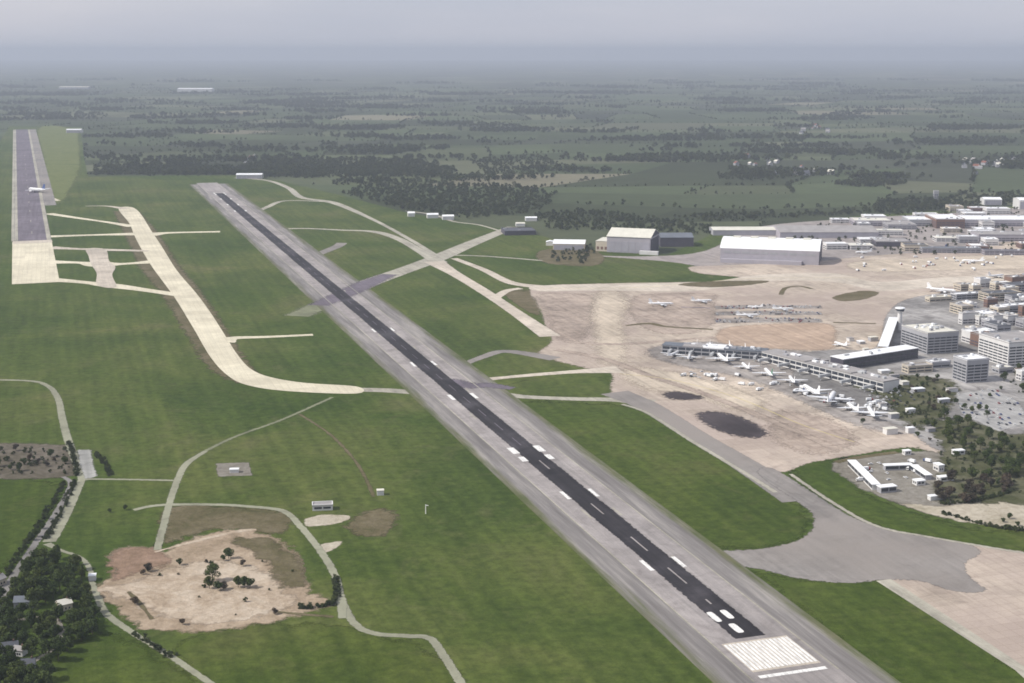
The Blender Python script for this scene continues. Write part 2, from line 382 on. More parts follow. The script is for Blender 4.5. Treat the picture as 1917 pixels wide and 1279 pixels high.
# ground: one sheet to the horizon
def ground_mat():
    m, t, b = new_mat('far_countryside', 1.0, 0.05); w = coords(t, 0.3, (1, 0.7, 1))
    vo = N(t, 'ShaderNodeTexVoronoi'); vo.inputs['Scale'].default_value = 0.0028; t.links.new(w, vo.inputs['Vector'])
    sp = N(t, 'ShaderNodeSeparateXYZ'); t.links.new(vo.outputs['Color'], sp.inputs[0])
    c = ramp(t, sp.outputs[0], [(0.0, (0.03, 0.045, 0.02)), (0.35, (0.05, 0.07, 0.028)), (0.7, (0.08, 0.095, 0.045)), (1.0, (0.17, 0.16, 0.10))])
    d = ramp(t, noise(t, w, 0.0006, 5, 0.6), [(0.45, 0.0), (0.6, 0.75)])
    c = mix(t, d, c, (0.022, 0.032, 0.018)); t.links.new(c, b.inputs['Base Color']); return m
g = MB(); L = 60000
g.face([(-L, -L, -0.8), (L, -L, -0.8), (L, L, -0.8), (-L, L, -0.8)])
tag(g.build('ground', ground_mat()), kind='structure')

# patchwork of fields: one warped grid of parcels
def field_mat():
    m, t, b = new_mat('farm_fields', 1.0, 0.05); w = coords(t)
    at = N(t, 'ShaderNodeAttribute', attribute_name='parcel'); 
    n1 = ramp(t, noise(t, w, 0.012, 5, 0.7), [(0.3, (0.78, 0.8, 0.76)), (0.7, (1.15, 1.14, 1.1))])
    c = mix(t, 0.8, at.outputs['Color'], n1, 'MULTIPLY'); t.links.new(c, b.inputs['Base Color']); return m
def warp(x, y):
    v1 = mnoise.noise(Vector((x * 0.00035, y * 0.00035, 3.1))); v2 = mnoise.noise(Vector((x * 0.00035, y * 0.00035, 9.7)))
    v3 = mnoise.noise(Vector((x * 0.0011, y * 0.0011, 5.5))); v4 = mnoise.noise(Vector((x * 0.0011, y * 0.0011, 1.5)))
    return x + 900 * v1 + 160 * v3, y + 900 * v2 + 160 * v4
fx = [-11000.0]
while fx[-1] < 12000: fx.append(fx[-1] + random.uniform(150, 420))
fy = [600.0]
while fy[-1] < 24000: fy.append(fy[-1] + random.uniform(130, 380) * (1 + fy[-1] / 20000))
gx, gy = len(fx), len(fy)
FG = np.zeros((gy, gx, 2))
for j in range(gy):
    for i in range(gx):
        x, y = warp(fx[i] + random.uniform(-60, 60), fy[j] + random.uniform(-60, 60))
        FG[j, i] = (x + 0.25 * (fy[j] - 4000), y - 0.12 * fx[i])
PAL = [(0.040, 0.050, 0.026), (0.052, 0.068, 0.034), (0.064, 0.082, 0.042), (0.078, 0.092, 0.050), (0.048, 0.056, 0.036), (0.10, 0.108, 0.066), (0.165, 0.155, 0.11), (0.115, 0.095, 0.075), (0.032, 0.040, 0.024)]
PW = [0.18, 0.21, 0.18, 0.13, 0.14, 0.08, 0.03, 0.0, 0.05]
fcol = rng.choice(len(PAL), size=(gy - 1, gx - 1), p=PW)
for j in range(gy - 1):
    for i in range(1, gx - 1):
        if random.random() < 0.3: fcol[j, i] = fcol[j, i - 1]
vs = [(FG[j, i, 0], FG[j, i, 1], -0.4) for j in range(gy) for i in range(gx)]
fs = [(j*gx + i, j*gx + i + 1, (j+1)*gx + i + 1, (j+1)*gx + i) for j in range(gy - 1) for i in range(gx - 1)]
me = mesh_from('fields', vs, fs)
ca = me.color_attributes.new('parcel', 'FLOAT_COLOR', 'CORNER')
buf = np.ones((len(me.loops), 4), np.float32)
flat = np.repeat(np.array([PAL[k] for k in fcol.ravel()], np.float32) * rng.uniform(0.85, 1.15, (fcol.size, 1)).astype(np.float32), 4, axis=0)
buf[:, :3] = flat; ca.data.foreach_set('color', buf.ravel())
tag(link('fields', me, field_mat()), kind='structure')

AIRFIELD = [(-500, 640), (-400, 330), (-20, 300), (18, 236), (150, 238), (158, 300), (165, 331), (340, 329), (450, 329), (520, 338), (640, 366), (760, 398), (880, 418),
            (1010, 440), (1110, 470), (1250, 478), (1330, 440), (1600, 405), (1917, 385), (2300, 370), (2600, 1500), (-900, 1500), (-700, 900)]
sheet('airfield_grass', AIRFIELD, 0.0, M['grass'], smooth=False)
AF_W = [(G(*p).x, G(*p).y) for p in AIRFIELD]

# grass parcels with another sward (each its own outline)
sheet('rough_grass', [(-40, 835), (60, 832), (128, 838), (140, 880), (120, 893), (-40, 893)], 0.06, M['dark_scrub'], jitter=4, rim=6)
sheet('lush_grass', [(975, 752), (1190, 764), (1290, 818), (1400, 880), (1480, 930), (1508, 965), (1500, 1002), (1440, 1024), (1330, 1022), (1230, 965), (1080, 850), (985, 775)], 0.030, M['dark_green'], jitter=3, rim=14)
sheet('lush_grass', [(1400, 1070), (1500, 1088), (1655, 1092), (1917, 1262), (2050, 1360), (1720, 1360), (1560, 1190), (1440, 1100)], 0.036, M['dark_green'], jitter=3, rim=14)
sheet('lush_grass', [(1480, 872), (1560, 862), (1620, 925), (1720, 965), (1820, 990), (1960, 1005), (1960, 1040), (1800, 1018), (1660, 995), (1560, 945), (1500, 905)], 0.042, M['dark_green'], jitter=3, rim=14)
sheet('lush_grass', [(-60, 905), (110, 905), (95, 960), (20, 1050), (-60, 1100)], 0.048, M['dark_green'], jitter=3, rim=14)
sheet('lush_grass', [(120, 1190), (230, 1200), (330, 1250), (420, 1330), (60, 1330)], 0.054, M['dark_green'], jitter=3, rim=14)
sheet('lush_grass', [(350, 1195), (600, 1170), (790, 1215), (840, 1300), (430, 1300)], 0.060, M['dark_green'], jitter=3, rim=14)
sheet('dry_verge', [(72, 240), (110, 236), (145, 250), (150, 300), (140, 335), (105, 385), (88, 330), (80, 290)], 0.06, soil('dry_yellow_grass', (0.12, 0.145, 0.045), (0.16, 0.18, 0.07), (0.07, 0.10, 0.03)), jitter=12, rim=14)

# ------------------------------------------------------------------ main runway
S_END = (G(372, 343) - O).dot(U)
rw = tag(rw_rect('runway', -230, S_END, -30, 30, 0.30, M['asphalt_grey'], n=40), kind='structure')
rw_rect('shoulder', -230, S_END - 40, -30, -54, 0.22, M['shoulder'], rw, uv=(0, 1), n=60)
rw_rect('shoulder', -230, S_END - 40, 30, 56, 0.22, M['shoulder'], rw, uv=(0, 1), n=60)
strip('rubbered_strip', [RW(52 + (S_END - 382) * k / 60, 0) for k in range(61)], [22.0 + 1.6 * mnoise.noise(Vector((k * 0.9, 2, 0))) for k in range(61)], 0.36, M['asphalt_dark'], True, rw, True, rim=1.6)
for t0, t1 in ((-30.0, -28.8), (28.8, 30.0)): rw_rect('edge_line', -10, S_END - 20, t0, t1, 0.40, M['asphalt_pale'], rw, n=20)
strip('rubber_smear', [(596, 572), (640, 553), (690, 530), (730, 514)], [30, 38, 40, 26], 0.335, M['asphalt_violet'], True, rw, rim=12)
strip('rubber_smear', [(835, 712), (875, 722), (915, 722), (960, 728)], [22, 26, 20, 10], 0.336, M['asphalt_violet'], True, rw, rim=8)
rw_rect('threshold_line', -7.5, -3.5, -23.5, 23.5, 0.40, M['paint'], rw)
rw_rect('threshold_slab', 2, 47, -23.8, 23.8, 0.36, M['concrete_old'], rw)
for k in range(16):
    tt = -22.0 + k * 2.94
    a, b = (4.5, 45.0)
    rw_rect('threshold_bar', a, b, tt - 1.1, tt + 1.0, 0.42, M['paint'], rw)
def rblock(name, s, t, ls, lt, parent=rw):
    pts = []
    for i in range(20):
        w = 2 * math.pi * i / 20; c, d = math.cos(w), math.sin(w)
        pts.append(RW(s + ls / 2 * math.copysign(abs(c) ** 0.45, c), t + lt / 2 * math.copysign(abs(d) ** 0.5, d)))
    return sheet(name, pts, 0.44, M['paint'], False, parent, True, rim=0)
def sp(px, py):
    d = G(px, py) - O; return d.dot(U), d.dot(V)
for (x, y, ls, lt) in ((1378, 1177, 16, 5.5), (1337, 1156, 18, 5.0), (1361, 1151, 16, 5.0)):
    s, t = sp(x, y); rblock('designator_mark', s, t, ls, lt)
for (x, y, ls) in ((1321, 1128, 9), (1262, 1079, 34), (1195, 1019, 34), (1122, 953, 30), (1027, 870, 30)):
    s, t = sp(x, y); rw_rect('centreline_dash', s - ls/2, s + ls/2, -0.7, 0.7, 0.42, M['asphalt_grey'], rw)
s = sp(1027, 870)[0] + 70
while s < S_END - 360:
    rw_rect('centreline_dash', s, s + 30, -0.5, 0.5, 0.42, M['asphalt_violet'], rw); s += 60
for (x, y, ls, lt) in ((1206, 1060, 23, 3.4), (1050, 929, 23, 3.4), (957, 845, 22, 7), (972, 861, 16, 6), (840, 745, 25, 4.5), (757, 684, 25, 3.4), (690, 620, 25, 3.0)):
    s, t = sp(x, y)
    for sg in (-1, 1): rw_rect('touchdown_mark', s - ls/2, s + ls/2, sg * 13.2 - lt/2, sg * 13.2 + lt/2, 0.42, M['paint'], rw)
for k in range(26):
    s = 190 + k * 118 + random.uniform(-20, 20)
    if s > S_END - 520: break
    for sg in (-1, 1):
        if random.random() < 0.75: rw_rect('edge_mark', s, s + random.uniform(8, 26), sg * 13.4 - 0.9, sg * 13.4 + 0.9, 0.41, M['asphalt_pale'], rw)
for f in (0.0, 35, 160, 310, 460):
    for sg in (-1, 1): rw_rect('touchdown_mark', S_END - 340 - f, S_END - 315 - f, sg * 13 - 2, sg * 13 + 2, 0.42, M['paint'], rw)
# ------------------------------------------------------------------ parallel runway on the left
d2 = (G(27, 245) - G(27, 530)).normalized(); n2 = Vector((d2.y, -d2.x, 0))
o2 = G(27, 530)
def R2(s, t, z): p = o2 + d2 * s + n2 * t; return Vector((p.x, p.y, z))
def r2_rect(name, s0, s1, t0, t1, z, mat, parent=None):
    return link(name, mesh_from(name, [R2(s0, t0, z), R2(s0, t1, z), R2(s1, t1, z), R2(s1, t0, z)], [(0, 1, 2, 3)]), mat, parent)
L2 = (G(27, 243) - o2).length; LC = (G(27, 452) - o2).length
r2 = tag(r2_rect('parallel_runway', LC, L2, 0, 72, 0.2, M['asphalt_violet']), kind='structure')
r2_rect('shoulder', LC, L2, -6, 0, 0.18, M['asphalt_pale'], r2); r2_rect('shoulder', LC + 700, L2, 72, 100, 0.18, M['asphalt_taxi'], r2)
r2_rect('edge_line', LC, L2, 0.5, 7, 0.26, M['asphalt_pale'], r2); r2_rect('edge_line', LC, L2, 63, 71.5, 0.26, M['asphalt_pale'], r2)
r2_rect('concrete_end', -14, LC - 10, -4, 72, 0.24, M['concrete'], r2)
r2_rect('end_joint', LC - 42, LC, -3, 73, 0.28, M['concrete_old'], r2)
for k in range(12): r2_rect('centreline_dash', LC + 120 + k * 220, LC + 160 + k * 220, 34.5, 36, 0.27, M['asphalt_pale'], r2)

# ------------------------------------------------------------------ taxiways
strip('taxiway_verge', [(236, 395), (265, 438), (300, 500), (345, 556), (400, 645), (440, 695), (500, 716), (660, 731)], [58, 68, 68, 62, 54, 48, 32, 22], 0.08, M['scrub'], rim=10)
sheet('concrete_taxiway', [(222, 391), (242, 418), (252, 442), (270, 476), (287, 503), (326, 556), (360, 611), (395, 670), (430, 706), (470, 723), (545, 733), (668, 737),
      (668, 724), (570, 717), (505, 706), (468, 690), (443, 662), (425, 634), (397, 590), (368, 550), (330, 505), (303, 462), (282, 430), (262, 399), (246, 388)], 0.16, M['concrete'])
strip('concrete_taxiway', [(415, 640), (440, 633), (500, 631), (586, 627)], [40, 20, 14, 12], 0.18, M['concrete'])
strip('taxiway', [(668, 730), (720, 731), (790, 736), (850, 742)], 19, 0.15, M['asphalt_pale'])
strip('concrete_taxiway', [(90, 400), (150, 409), (200, 416), (250, 424)], [26, 18, 16, 30], 0.17, M['concrete'])
strip('concrete_taxiway', [(66, 356), (80, 366), (108, 376)], [40, 30, 14], 0.17, M['concrete'])
strip('concrete_taxiway', [(92, 443), (180, 440), (262, 438)], [34, 24, 50], 0.175, M['concrete'])
strip('concrete_taxiway', [(280, 439), (320, 436), (412, 434)], [60, 26, 22], 0.165, M['concrete'])
strip('concrete_taxiway', [(92, 464), (140, 466), (200, 468), (278, 470)], [40, 22, 26, 18], 0.17, M['concrete_old'])
strip('concrete_taxiway', [(94, 491), (150, 492), (190, 495), (235, 494), (290, 490)], [44, 22, 60, 22, 44], 0.18, M['concrete'])
strip('concrete_taxiway', [(96, 524), (160, 529), (210, 535), (270, 543), (340, 553)], [36, 22, 34, 24, 24], 0.17, M['concrete'])
sheet('concrete_taxiway', [(162, 466), (197, 467), (204, 488), (216, 500), (210, 515), (217, 538), (182, 534), (181, 512), (170, 494), (166, 480)], 0.19, M['concrete_old'])
strip('concrete_taxiway', [(160, 386), (200, 386), (235, 391)], [8, 12, 26], 0.165, M['concrete_old'])

strip('taxiway', [(470, 432), (560, 428), (640, 431), (700, 434), (745, 447), (790, 472), (822, 492)], [26, 16, 16, 22, 20, 22, 34], 0.14, M['asphalt_pale'])
strip('crosswind_stub', [(556, 592), (600, 572), (650, 550)], 40, 0.12, M['road_faint'], rim=12)
strip('crosswind_runway', [(650, 549), (690, 530), (760, 505), (820, 483), (880, 457), (960, 425)], [44, 44, 40, 42, 36, 26], 0.13, M['asphalt_pale'])
strip('old_runway_track', [(585, 480), (630, 462), (640, 455)], 22, 0.12, M['asphalt_taxi'])
strip('concrete_taxiway', [(812, 490), (850, 512), (905, 545), (965, 585), (1030, 630)], [40, 24, 22, 22, 30], 0.16, M['concrete_old'])
strip('concrete_taxiway', [(850, 484), (905, 505), (955, 529), (1010, 537)], [14, 16, 20, 30], 0.165, M['concrete_old'])
strip('taxiway', [(925, 560), (948, 545), (975, 540)], [16, 16, 14], 0.15, M['concrete_old'])
strip('taxiway', [(850, 478), (910, 480), (1015, 488)], 10, 0.14, M['asphalt_pale'])
strip('taxiway', [(440, 333), (500, 338), (540, 352), (565, 370), (625, 380), (700, 412), (770, 450), (815, 478)], [20, 18, 18, 20, 24, 12, 11, 12], 0.12, M['asphalt_pale'])
strip('taxiway', [(470, 400), (500, 388), (535, 376), (620, 378)], [20, 16, 16, 18], 0.125, M['asphalt_pale'])
strip('taxiway', [(760, 395), (810, 402), (850, 415), (900, 422), (960, 440)], [8, 12, 10, 8, 8], 0.12, M['asphalt_pale'])
strip('concrete_taxiway', [(880, 714), (925, 709), (1000, 702), (1080, 696), (1160, 692)], [30, 14, 14, 18, 40], 0.16, M['concrete_old'])
strip('concrete_taxiway', [(925, 737), (980, 743), (1070, 747), (1160, 749), (1215, 756)], [26, 16, 15, 20, 40], 0.155, M['asphalt_pale'])
strip('taxiway', [(850, 690), (905, 668), (950, 658), (1040, 672)], [10, 14, 18, 24], 0.14, M['asphalt_taxi'])
strip('taxiway', [(740, 640), (800, 670), (870, 705)], [16, 26, 30], 0.21, M['asphalt_taxi'])
# apron-side taxiway and the wide grey junction
strip('taxiway', [(1150, 735), (1215, 762), (1300, 815), (1390, 868), (1460, 912), (1500, 938)], [36, 30, 28, 30, 34, 36], 0.17, M['asphalt_taxi'])
strip('taxiway_edge', [(1165, 757), (1215, 775), (1295, 826), (1385, 880), (1452, 922)], 5, 0.20, M['asphalt_pale'])
sheet('concrete_apron', [(1640, 1078), (1740, 1015), (1830, 1022), (1917, 1034), (2080, 1060), (2080, 1380), (1917, 1258), (1780, 1165)], 0.17, M['apron'], smooth=False, rim=4)
sheet('taxiway_junction', [(1255, 990), (1310, 1026), (1400, 1030), (1470, 1020), (1512, 1002), (1524, 975), (1508, 950), (1448, 910), (1418, 884), (1448, 878), (1540, 935), (1610, 975), (1720, 1003), (1800, 1016), (1836, 1034), (1806, 1056), (1818, 1084), (1845, 1106),
      (1790, 1108), (1720, 1088), (1650, 1086), (1590, 1092), (1500, 1084), (1400, 1062), (1350, 1066), (1300, 1050)], 0.21, M['asphalt_taxi'], rim=3)
sheet('apron_marking_strip', [(1640, 1088), (1668, 1085), (1920, 1250), (1990, 1310), (1960, 1310), (1900, 1255)], 0.28, M['asphalt_pale'], smooth=False)
strip('taxiway_edge', [(1480, 888), (1560, 942), (1640, 985), (1740, 1006), (1917, 1036)], 4, 0.23, M['asphalt_pale'])

# ------------------------------------------------------------------ aprons round the terminal
sheet('main_apron', [(1000, 538), (1130, 531), (1340, 527), (1390, 520), (1310, 512), (1290, 500), (1350, 497), (1520, 490), (1620, 480), (1750, 470), (1917, 450), (2100, 440), (2150, 700), (2000, 900), (1760, 850), (1700, 838), (1600, 852), (1510, 868), (1462, 885),
       (1410, 868), (1330, 822), (1240, 768), (1150, 742), (1145, 700), (1100, 690), (1010, 664), (1032, 640), (1018, 600), (1008, 570)], 0.11, M["apron"], rim=4)
M['stand_grey'] = paved('stand_concrete_grey', (0.30, 0.275, 0.255), 0.7, 1.3, joint=10.0, stain=1.0)
sheet('pier_stands', [(1225, 650), (1330, 640), (1450, 655), (1520, 662), (1620, 720), (1700, 770), (1700, 812), (1600, 795), (1500, 752), (1400, 710), (1290, 688), (1225, 670)], 0.13, M['stand_grey'], rim=14)
sheet('terminal_forecourt', [(1490, 668), (1560, 655), (1640, 650), (1660, 590), (1700, 560), (1800, 545), (1960, 530), (2150, 540), (2150, 900), (1900, 880), (1760, 845), (1690, 800), (1600, 770), (1500, 735)], 0.15, M['apron_grey'], rim=5)
sheet('apron_taxilane', [(1000, 536), (1120, 532), (1320, 528), (1420, 515), (1560, 512), (1640, 528), (1760, 520), (1917, 512), (2050, 505), (2050, 520), (1917, 530), (1760, 538), (1650, 545), (1560, 528), (1430, 527), (1300, 545), (1120, 544), (1010, 545)], 0.15, M['concrete_old'])
sheet('tan_apron', [(1372, 612), (1470, 606), (1555, 608), (1562, 640), (1545, 655), (1440, 652), (1350, 642), (1345, 622)], 0.19, M['tan'], rim=9)
for (ya, yb) in ((573, 578), (584, 590), (597, 604)): sheet('car_park', [(1338, ya), (1430, ya - 2), (1536, ya), (1540, yb), (1430, yb), (1340, yb + 1)], 0.17, M['stand_grey'], smooth=False, rim=3)
sheet('apron_bay', [(1012, 552), (1060, 550), (1108, 556), (1112, 600), (1080, 640), (1040, 628), (1025, 590)], 0.14, M['apron_dark'], jitter=8, rim=22)
sheet('apron_bay', [(1118, 548), (1165, 550), (1172, 620), (1165, 680), (1125, 672), (1112, 610)], 0.145, M['apron_light'], jitter=8, rim=22)
sheet('apron_bay', [(1190, 555), (1330, 550), (1335, 566), (1330, 612), (1250, 625), (1190, 600)], 0.14, M['apron_dark'], jitter=5, rim=14)
sheet('apron_bay', [(1160, 690), (1230, 692), (1330, 715), (1420, 745), (1400, 770), (1300, 745), (1200, 725)], 0.14, M['apron_light'], jitter=8, rim=22)
sheet('apron_bay', [(1460, 770), (1560, 790), (1600, 830), (1520, 850), (1450, 820)], 0.14, M['apron_dark'], jitter=5, rim=18)
sheet('apron_bay', [(1600, 490), (1760, 482), (1917, 476), (1990, 478), (1990, 500), (1800, 505), (1620, 508)], 0.14, M['apron_light'], jitter=5, rim=14)
strip('tyre_track', [(1040, 655), (1130, 672), (1220, 705), (1330, 742), (1450, 790), (1560, 838)], 9, 0.165, M['apron_dark'], rim=6)
strip('tyre_track', [(1060, 640), (1150, 645), (1230, 640), (1340, 632)], 9, 0.165, M['apron_dark'], rim=6)
for ln in ([(1160, 700), (1260, 712), (1380, 745), (1500, 795), (1600, 828)], [(1010, 540), (1200, 538), (1400, 522), (1600, 520)]) : strip('guide_line', ln, 0.6, 0.19, M['yellow'], rim=0.2)
sheet('car_park', [(1790, 738), (1860, 728), (1905, 752), (1930, 790), (1870, 808), (1800, 775)], 0.21, paved('pale_car_park', (0.36, 0.355, 0.345)), smooth=False, rim=2.5)
sheet('grass_island', [(1130, 512), (1180, 503), (1240, 510), (1292, 519), (1230, 525), (1130, 524)], 0.2, M['grass'], rim=4)
sheet('grass_island', [(1270, 533), (1330, 527), (1436, 526), (1410, 533), (1330, 538)], 0.22, M['scrub'], rim=4)
sheet('grass_island', [(1560, 556), (1610, 545), (1645, 548), (1620, 560), (1575, 564)], 0.22, M['scrub'], rim=4)
strip('grass_island', [(1462, 552), (1470, 540), (1495, 536), (1520, 541)], 8, 0.22, M['scrub'])
sheet('grass_island', [(920, 735), (985, 712), (1080, 704), (1142, 712), (1140, 736), (1050, 741), (970, 739)], 0.10, M['grass'], rim=4)
sheet('grass_island', [(945, 548), (1000, 545), (1010, 575), (1006, 590), (975, 575)], 0.1, M['scrub'], rim=4)
sheet('asphalt_patch', [(1242, 738), (1262, 733), (1292, 737), (1316, 745), (1285, 749), (1255, 746)], 0.16, M['patch'], rim=10)
sheet('asphalt_patch', [(1305, 776), (1340, 771), (1395, 784), (1434, 810), (1416, 820), (1370, 814), (1328, 798)], 0.16, M['patch'], rim=10)
strip('asphalt_patch', [(1172, 610), (1215, 606), (1250, 612), (1335, 617)], [6, 12, 9, 8], 0.16, M['scrub'])
strip('asphalt_patch', [(1275, 575), (1330, 577)], 5, 0.16, M['asphalt_violet'])
strip('asphalt_patch', [(1560, 604), (1640, 606)], 7, 0.16, M['scrub'])
strip('apron_edge_strip', [(1565, 866), (1600, 858), (1680, 847)], 8, 0.2, M['scrub'])
# building plot bottom right of the terminal, with rough beige ground
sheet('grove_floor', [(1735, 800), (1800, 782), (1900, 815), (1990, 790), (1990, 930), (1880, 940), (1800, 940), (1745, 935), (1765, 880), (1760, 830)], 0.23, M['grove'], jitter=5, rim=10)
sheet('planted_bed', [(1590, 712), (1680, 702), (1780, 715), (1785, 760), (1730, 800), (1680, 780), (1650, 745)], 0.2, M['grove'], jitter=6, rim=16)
sheet('rough_ground', [(1560, 868), (1690, 848), (1760, 850), (1900, 900), (2000, 920), (2000, 990), (1880, 985), (1760, 968), (1660, 935), (1600, 905)], 0.12, M['rough_ground'], rim=6)
sheet('beige_ground', [(1690, 945), (1770, 948), (1860, 935), (1960, 925), (1960, 985), (1880, 985), (1790, 975)], 0.18, M['beige_ground'], rim=5)
sheet('rough_ground', [(1010, 470), (1090, 462), (1130, 480), (1110, 498), (1020, 492)], 0.1, M['scrub'], rim=6)
sheet('hangar_apron', [(1100, 478), (1200, 480), (1320, 470), (1420, 425), (1620, 408), (1760, 400), (1980, 390), (1980, 470), (1700, 485), (1500, 500), (1360, 505), (1250, 490)], 0.09, paved('hangar_apron_grey', (0.30, 0.27, 0.255), 0.8, 1.2, stain=0.6), rim=5)

# ------------------------------------------------------------------ service roads and works on the near left
strip('service_road', [(-60, 711), (50, 713), (88, 722), (108, 745), (116, 780), (126, 820), (144, 868), (156, 900)], [6, 6, 6.5, 7, 7.5, 8, 8, 8], 0.14, M['road'])
strip('service_road', [(156, 892), (146, 915), (122, 965), (92, 1015)], [7, 7, 9, 11], 0.15, M['road'])
strip('public_road', [(118, 893), (132, 903), (126, 925), (102, 965), (66, 1018), (26, 1078), (8, 1110), (-10, 1160)], [4, 5, 5.5, 5.5, 5.5, 6, 7, 8], 0.15, M['road_dark'])
sheet('yard', [(146, 842), (170, 842), (174, 870), (182, 893), (160, 897), (150, 870)], 0.16, paved('grey_yard', (0.33, 0.33, 0.31)), smooth=False, rim=2.5)
strip('service_road', [(158, 897), (240, 898), (332, 900)], 4.2, 0.145, M['road'])
strip('service_road', [(294, 1030), (306, 985), (318, 940), (334, 895), (350, 868), (385, 845)], [6, 6, 6, 6.5, 7, 5], 0.15, M['road'])
strip('service_road', [(380, 847), (440, 818), (530, 785), (622, 744)], [5, 4.2, 4, 4], 0.145, M['road_faint'], rim=2)
strip('service_road', [(250, 955), (300, 946), (400, 945), (470, 949), (530, 957), (562, 985), (600, 1032), (626, 1075), (640, 1125), (664, 1168), (700, 1186), (760, 1191), (805, 1196), (835, 1235), (872, 1295)], 6, 0.155, M['road'])
strip('service_road', [(634, 1100), (640, 1130), (641, 1158)], [5, 7, 5], 0.16, M['road'])
strip('service_road', [(88, 1018), (112, 1030), (150, 1044), (168, 1066), (172, 1090), (184, 1120), (200, 1150), (250, 1186), (330, 1236), (420, 1298)], [7, 3.5, 4, 4, 4, 5, 5.5, 5, 5, 5], 0.165, M['road'])
strip('grass_track', [(560, 775), (620, 815), (670, 870), (700, 930)], 2, 0.05, M['scrub'], rim=2)
sheet('equipment_pad', [(404, 868), (466, 866), (472, 890), (408, 893)], 0.1, M['rough_ground'], smooth=False, rim=2.5)
sheet('equipment_pad', [(572, 972), (610, 964), (655, 966), (640, 978), (580, 986)], 0.1, M['beige_ground'], rim=2.5)
sheet('equipment_pad', [(602, 1020), (640, 1014), (628, 1027), (608, 1034)], 0.1, M['beige_ground'], rim=2.5)
sheet('bare_patch', [(650, 975), (700, 955), (740, 962), (735, 990), (700, 1005), (665, 1000)], 0.08, M['scrub'], jitter=2, rim=10)
sheet('bare_patch', [(320, 950), (470, 952), (540, 965), (520, 1000), (400, 990), (310, 1015)], 0.07, M['scrub'], jitter=3, rim=10)
sheet('earthworks', [(183, 1108), (208, 1080), (206, 1040), (250, 1024), (300, 1032), (360, 1010), (440, 990), (500, 1002), (550, 1030), (572, 1075), (585, 1115), (640, 1130), (560, 1152), (490, 1168), (420, 1180), (330, 1184), (260, 1170), (215, 1140)], 0.09, M['soil_brown'], jitter=4, rim=9)
sheet('sandy_floor', [(205, 1104), (270, 1082), (330, 1062), (420, 1052), (490, 1070), (530, 1100), (545, 1135), (480, 1158), (400, 1168), (330, 1160), (265, 1128)], 0.12, M['soil'], jitter=6, rim=11)
sheet('red_earth', [(208, 1040), (255, 1026), (305, 1036), (312, 1060), (260, 1068), (215, 1085)], 0.14, M['soil_red'], jitter=3, rim=10)
sheet('red_earth', [(440, 1010), (510, 1012), (560, 1052), (570, 1090), (530, 1100), (500, 1050)], 0.14, M['scrub'], jitter=4, rim=10)
strip('earth_bank_track', [(290, 1034), (360, 1015), (440, 996), (480, 992)], [3, 5, 6, 4], 0.17, M['soil'], wobble=0.4)
strip('site_road', [(182, 1106), (230, 1100), (270, 1112)], [6, 8, 6], 0.17, M['soil'], wobble=0.3)
strip('drainage_ditch', [(240, 1108), (262, 1130), (285, 1160)], 3, 0.17, M['scrub'], wobble=0.3)
strip('drainage_ditch', [(520, 1146), (560, 1150), (625, 1155)], [3, 4, 3], 0.17, M['scrub'], wobble=0.3)

# ------------------------------------------------------------------ building materials
M['roof_white'] = plain('white_sheet_roof', (0.80, 0.81, 0.82), 0.45, 0.4, 0.08, 0.05)
M['roof_cream'] = plain('cream_sheet_roof', (0.62, 0.60, 0.52), 0.6, 0.3, 0.12, 0.06)
M['roof_grey'] = plain('grey_felt_roof', (0.30, 0.285, 0.28), 0.85, 0.2, 0.2, 0.06)
M['roof_dark'] = plain('dark_slate_roof', (0.085, 0.09, 0.105), 0.8, 0.2, 0.25, 0.12)
M['roof_blue'] = plain('blue_grey_roof', (0.13, 0.145, 0.17), 0.7, 0.3, 0.2, 0.06)
M['roof_red'] = plain('red_tile_roof', (0.20, 0.085, 0.06), 0.85, 0.2, 0.25, 0.5)
M['wall_white'] = plain('white_cladding', (0.62, 0.61, 0.60), 0.6, 0.3, 0.08, 0.1)
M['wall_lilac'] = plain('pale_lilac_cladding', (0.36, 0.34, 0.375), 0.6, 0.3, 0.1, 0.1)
M['wall_cream'] = plain('cream_render_wall', (0.52, 0.46, 0.37), 0.85, 0.2, 0.12, 0.1)
M['wall_grey'] = plain('grey_panel_wall', (0.33, 0.33, 0.35), 0.7, 0.3, 0.12, 0.1)
M['wall_dark'] = plain('dark_cladding_and_shade', (0.07, 0.065, 0.085), 0.6, 0.3, 0.15, 0.1)  # dark walls; also painted shade on hangar right ends and concourse
M['wall_brick'] = plain('brown_brick_wall', (0.19, 0.12, 0.095), 0.9, 0.15, 0.2, 0.4)
M['glass'] = plain('dark_glazing', (0.035, 0.042, 0.055), 0.15, 0.6, 0.2, 0.2)
M['steel'] = plain('galvanised_steel', (0.42, 0.43, 0.44), 0.45, 0.5, 0.1, 0.5)
M['door'] = plain('hangar_door_panel', (0.33, 0.32, 0.36), 0.6, 0.3, 0.1, 0.1)

YAW_RW = RW_A                              # local +X along V, local +Y along U
def place(px, py): p = G(px, py); return Vector((p.x, p.y, 0.0))

def windows_row(parent, w, d, h, floors, mat=None, faces=('near', 'left'), z0=1.6, step=3.6, hh=1.7):
    """one glazing ribbon per storey and face, split into bays"""
    mat = mat or M['glass']
    for k in range(floors):
        z = z0 + k * step
        if z + hh > h - 0.5: break
        for f in faces:
            L = w if f in ('near', 'far') else d
            n = max(2, int(L / 9)); bay = (L - 2) / n
            for i in range(n):
                a = 1 + i * bay + 0.5; b = 1 + (i + 1) * bay - 0.5
                m = MB()
                if f == 'near': m.box(a, b, -0.12, 0.1, z, z + hh)
                elif f == 'left': m.box(-0.12, 0.1, a, b, z, z + hh)
                elif f == 'right': m.box(w - 0.1, w + 0.12, a, b, z, z + hh)
                m.build('window', mat, parent)

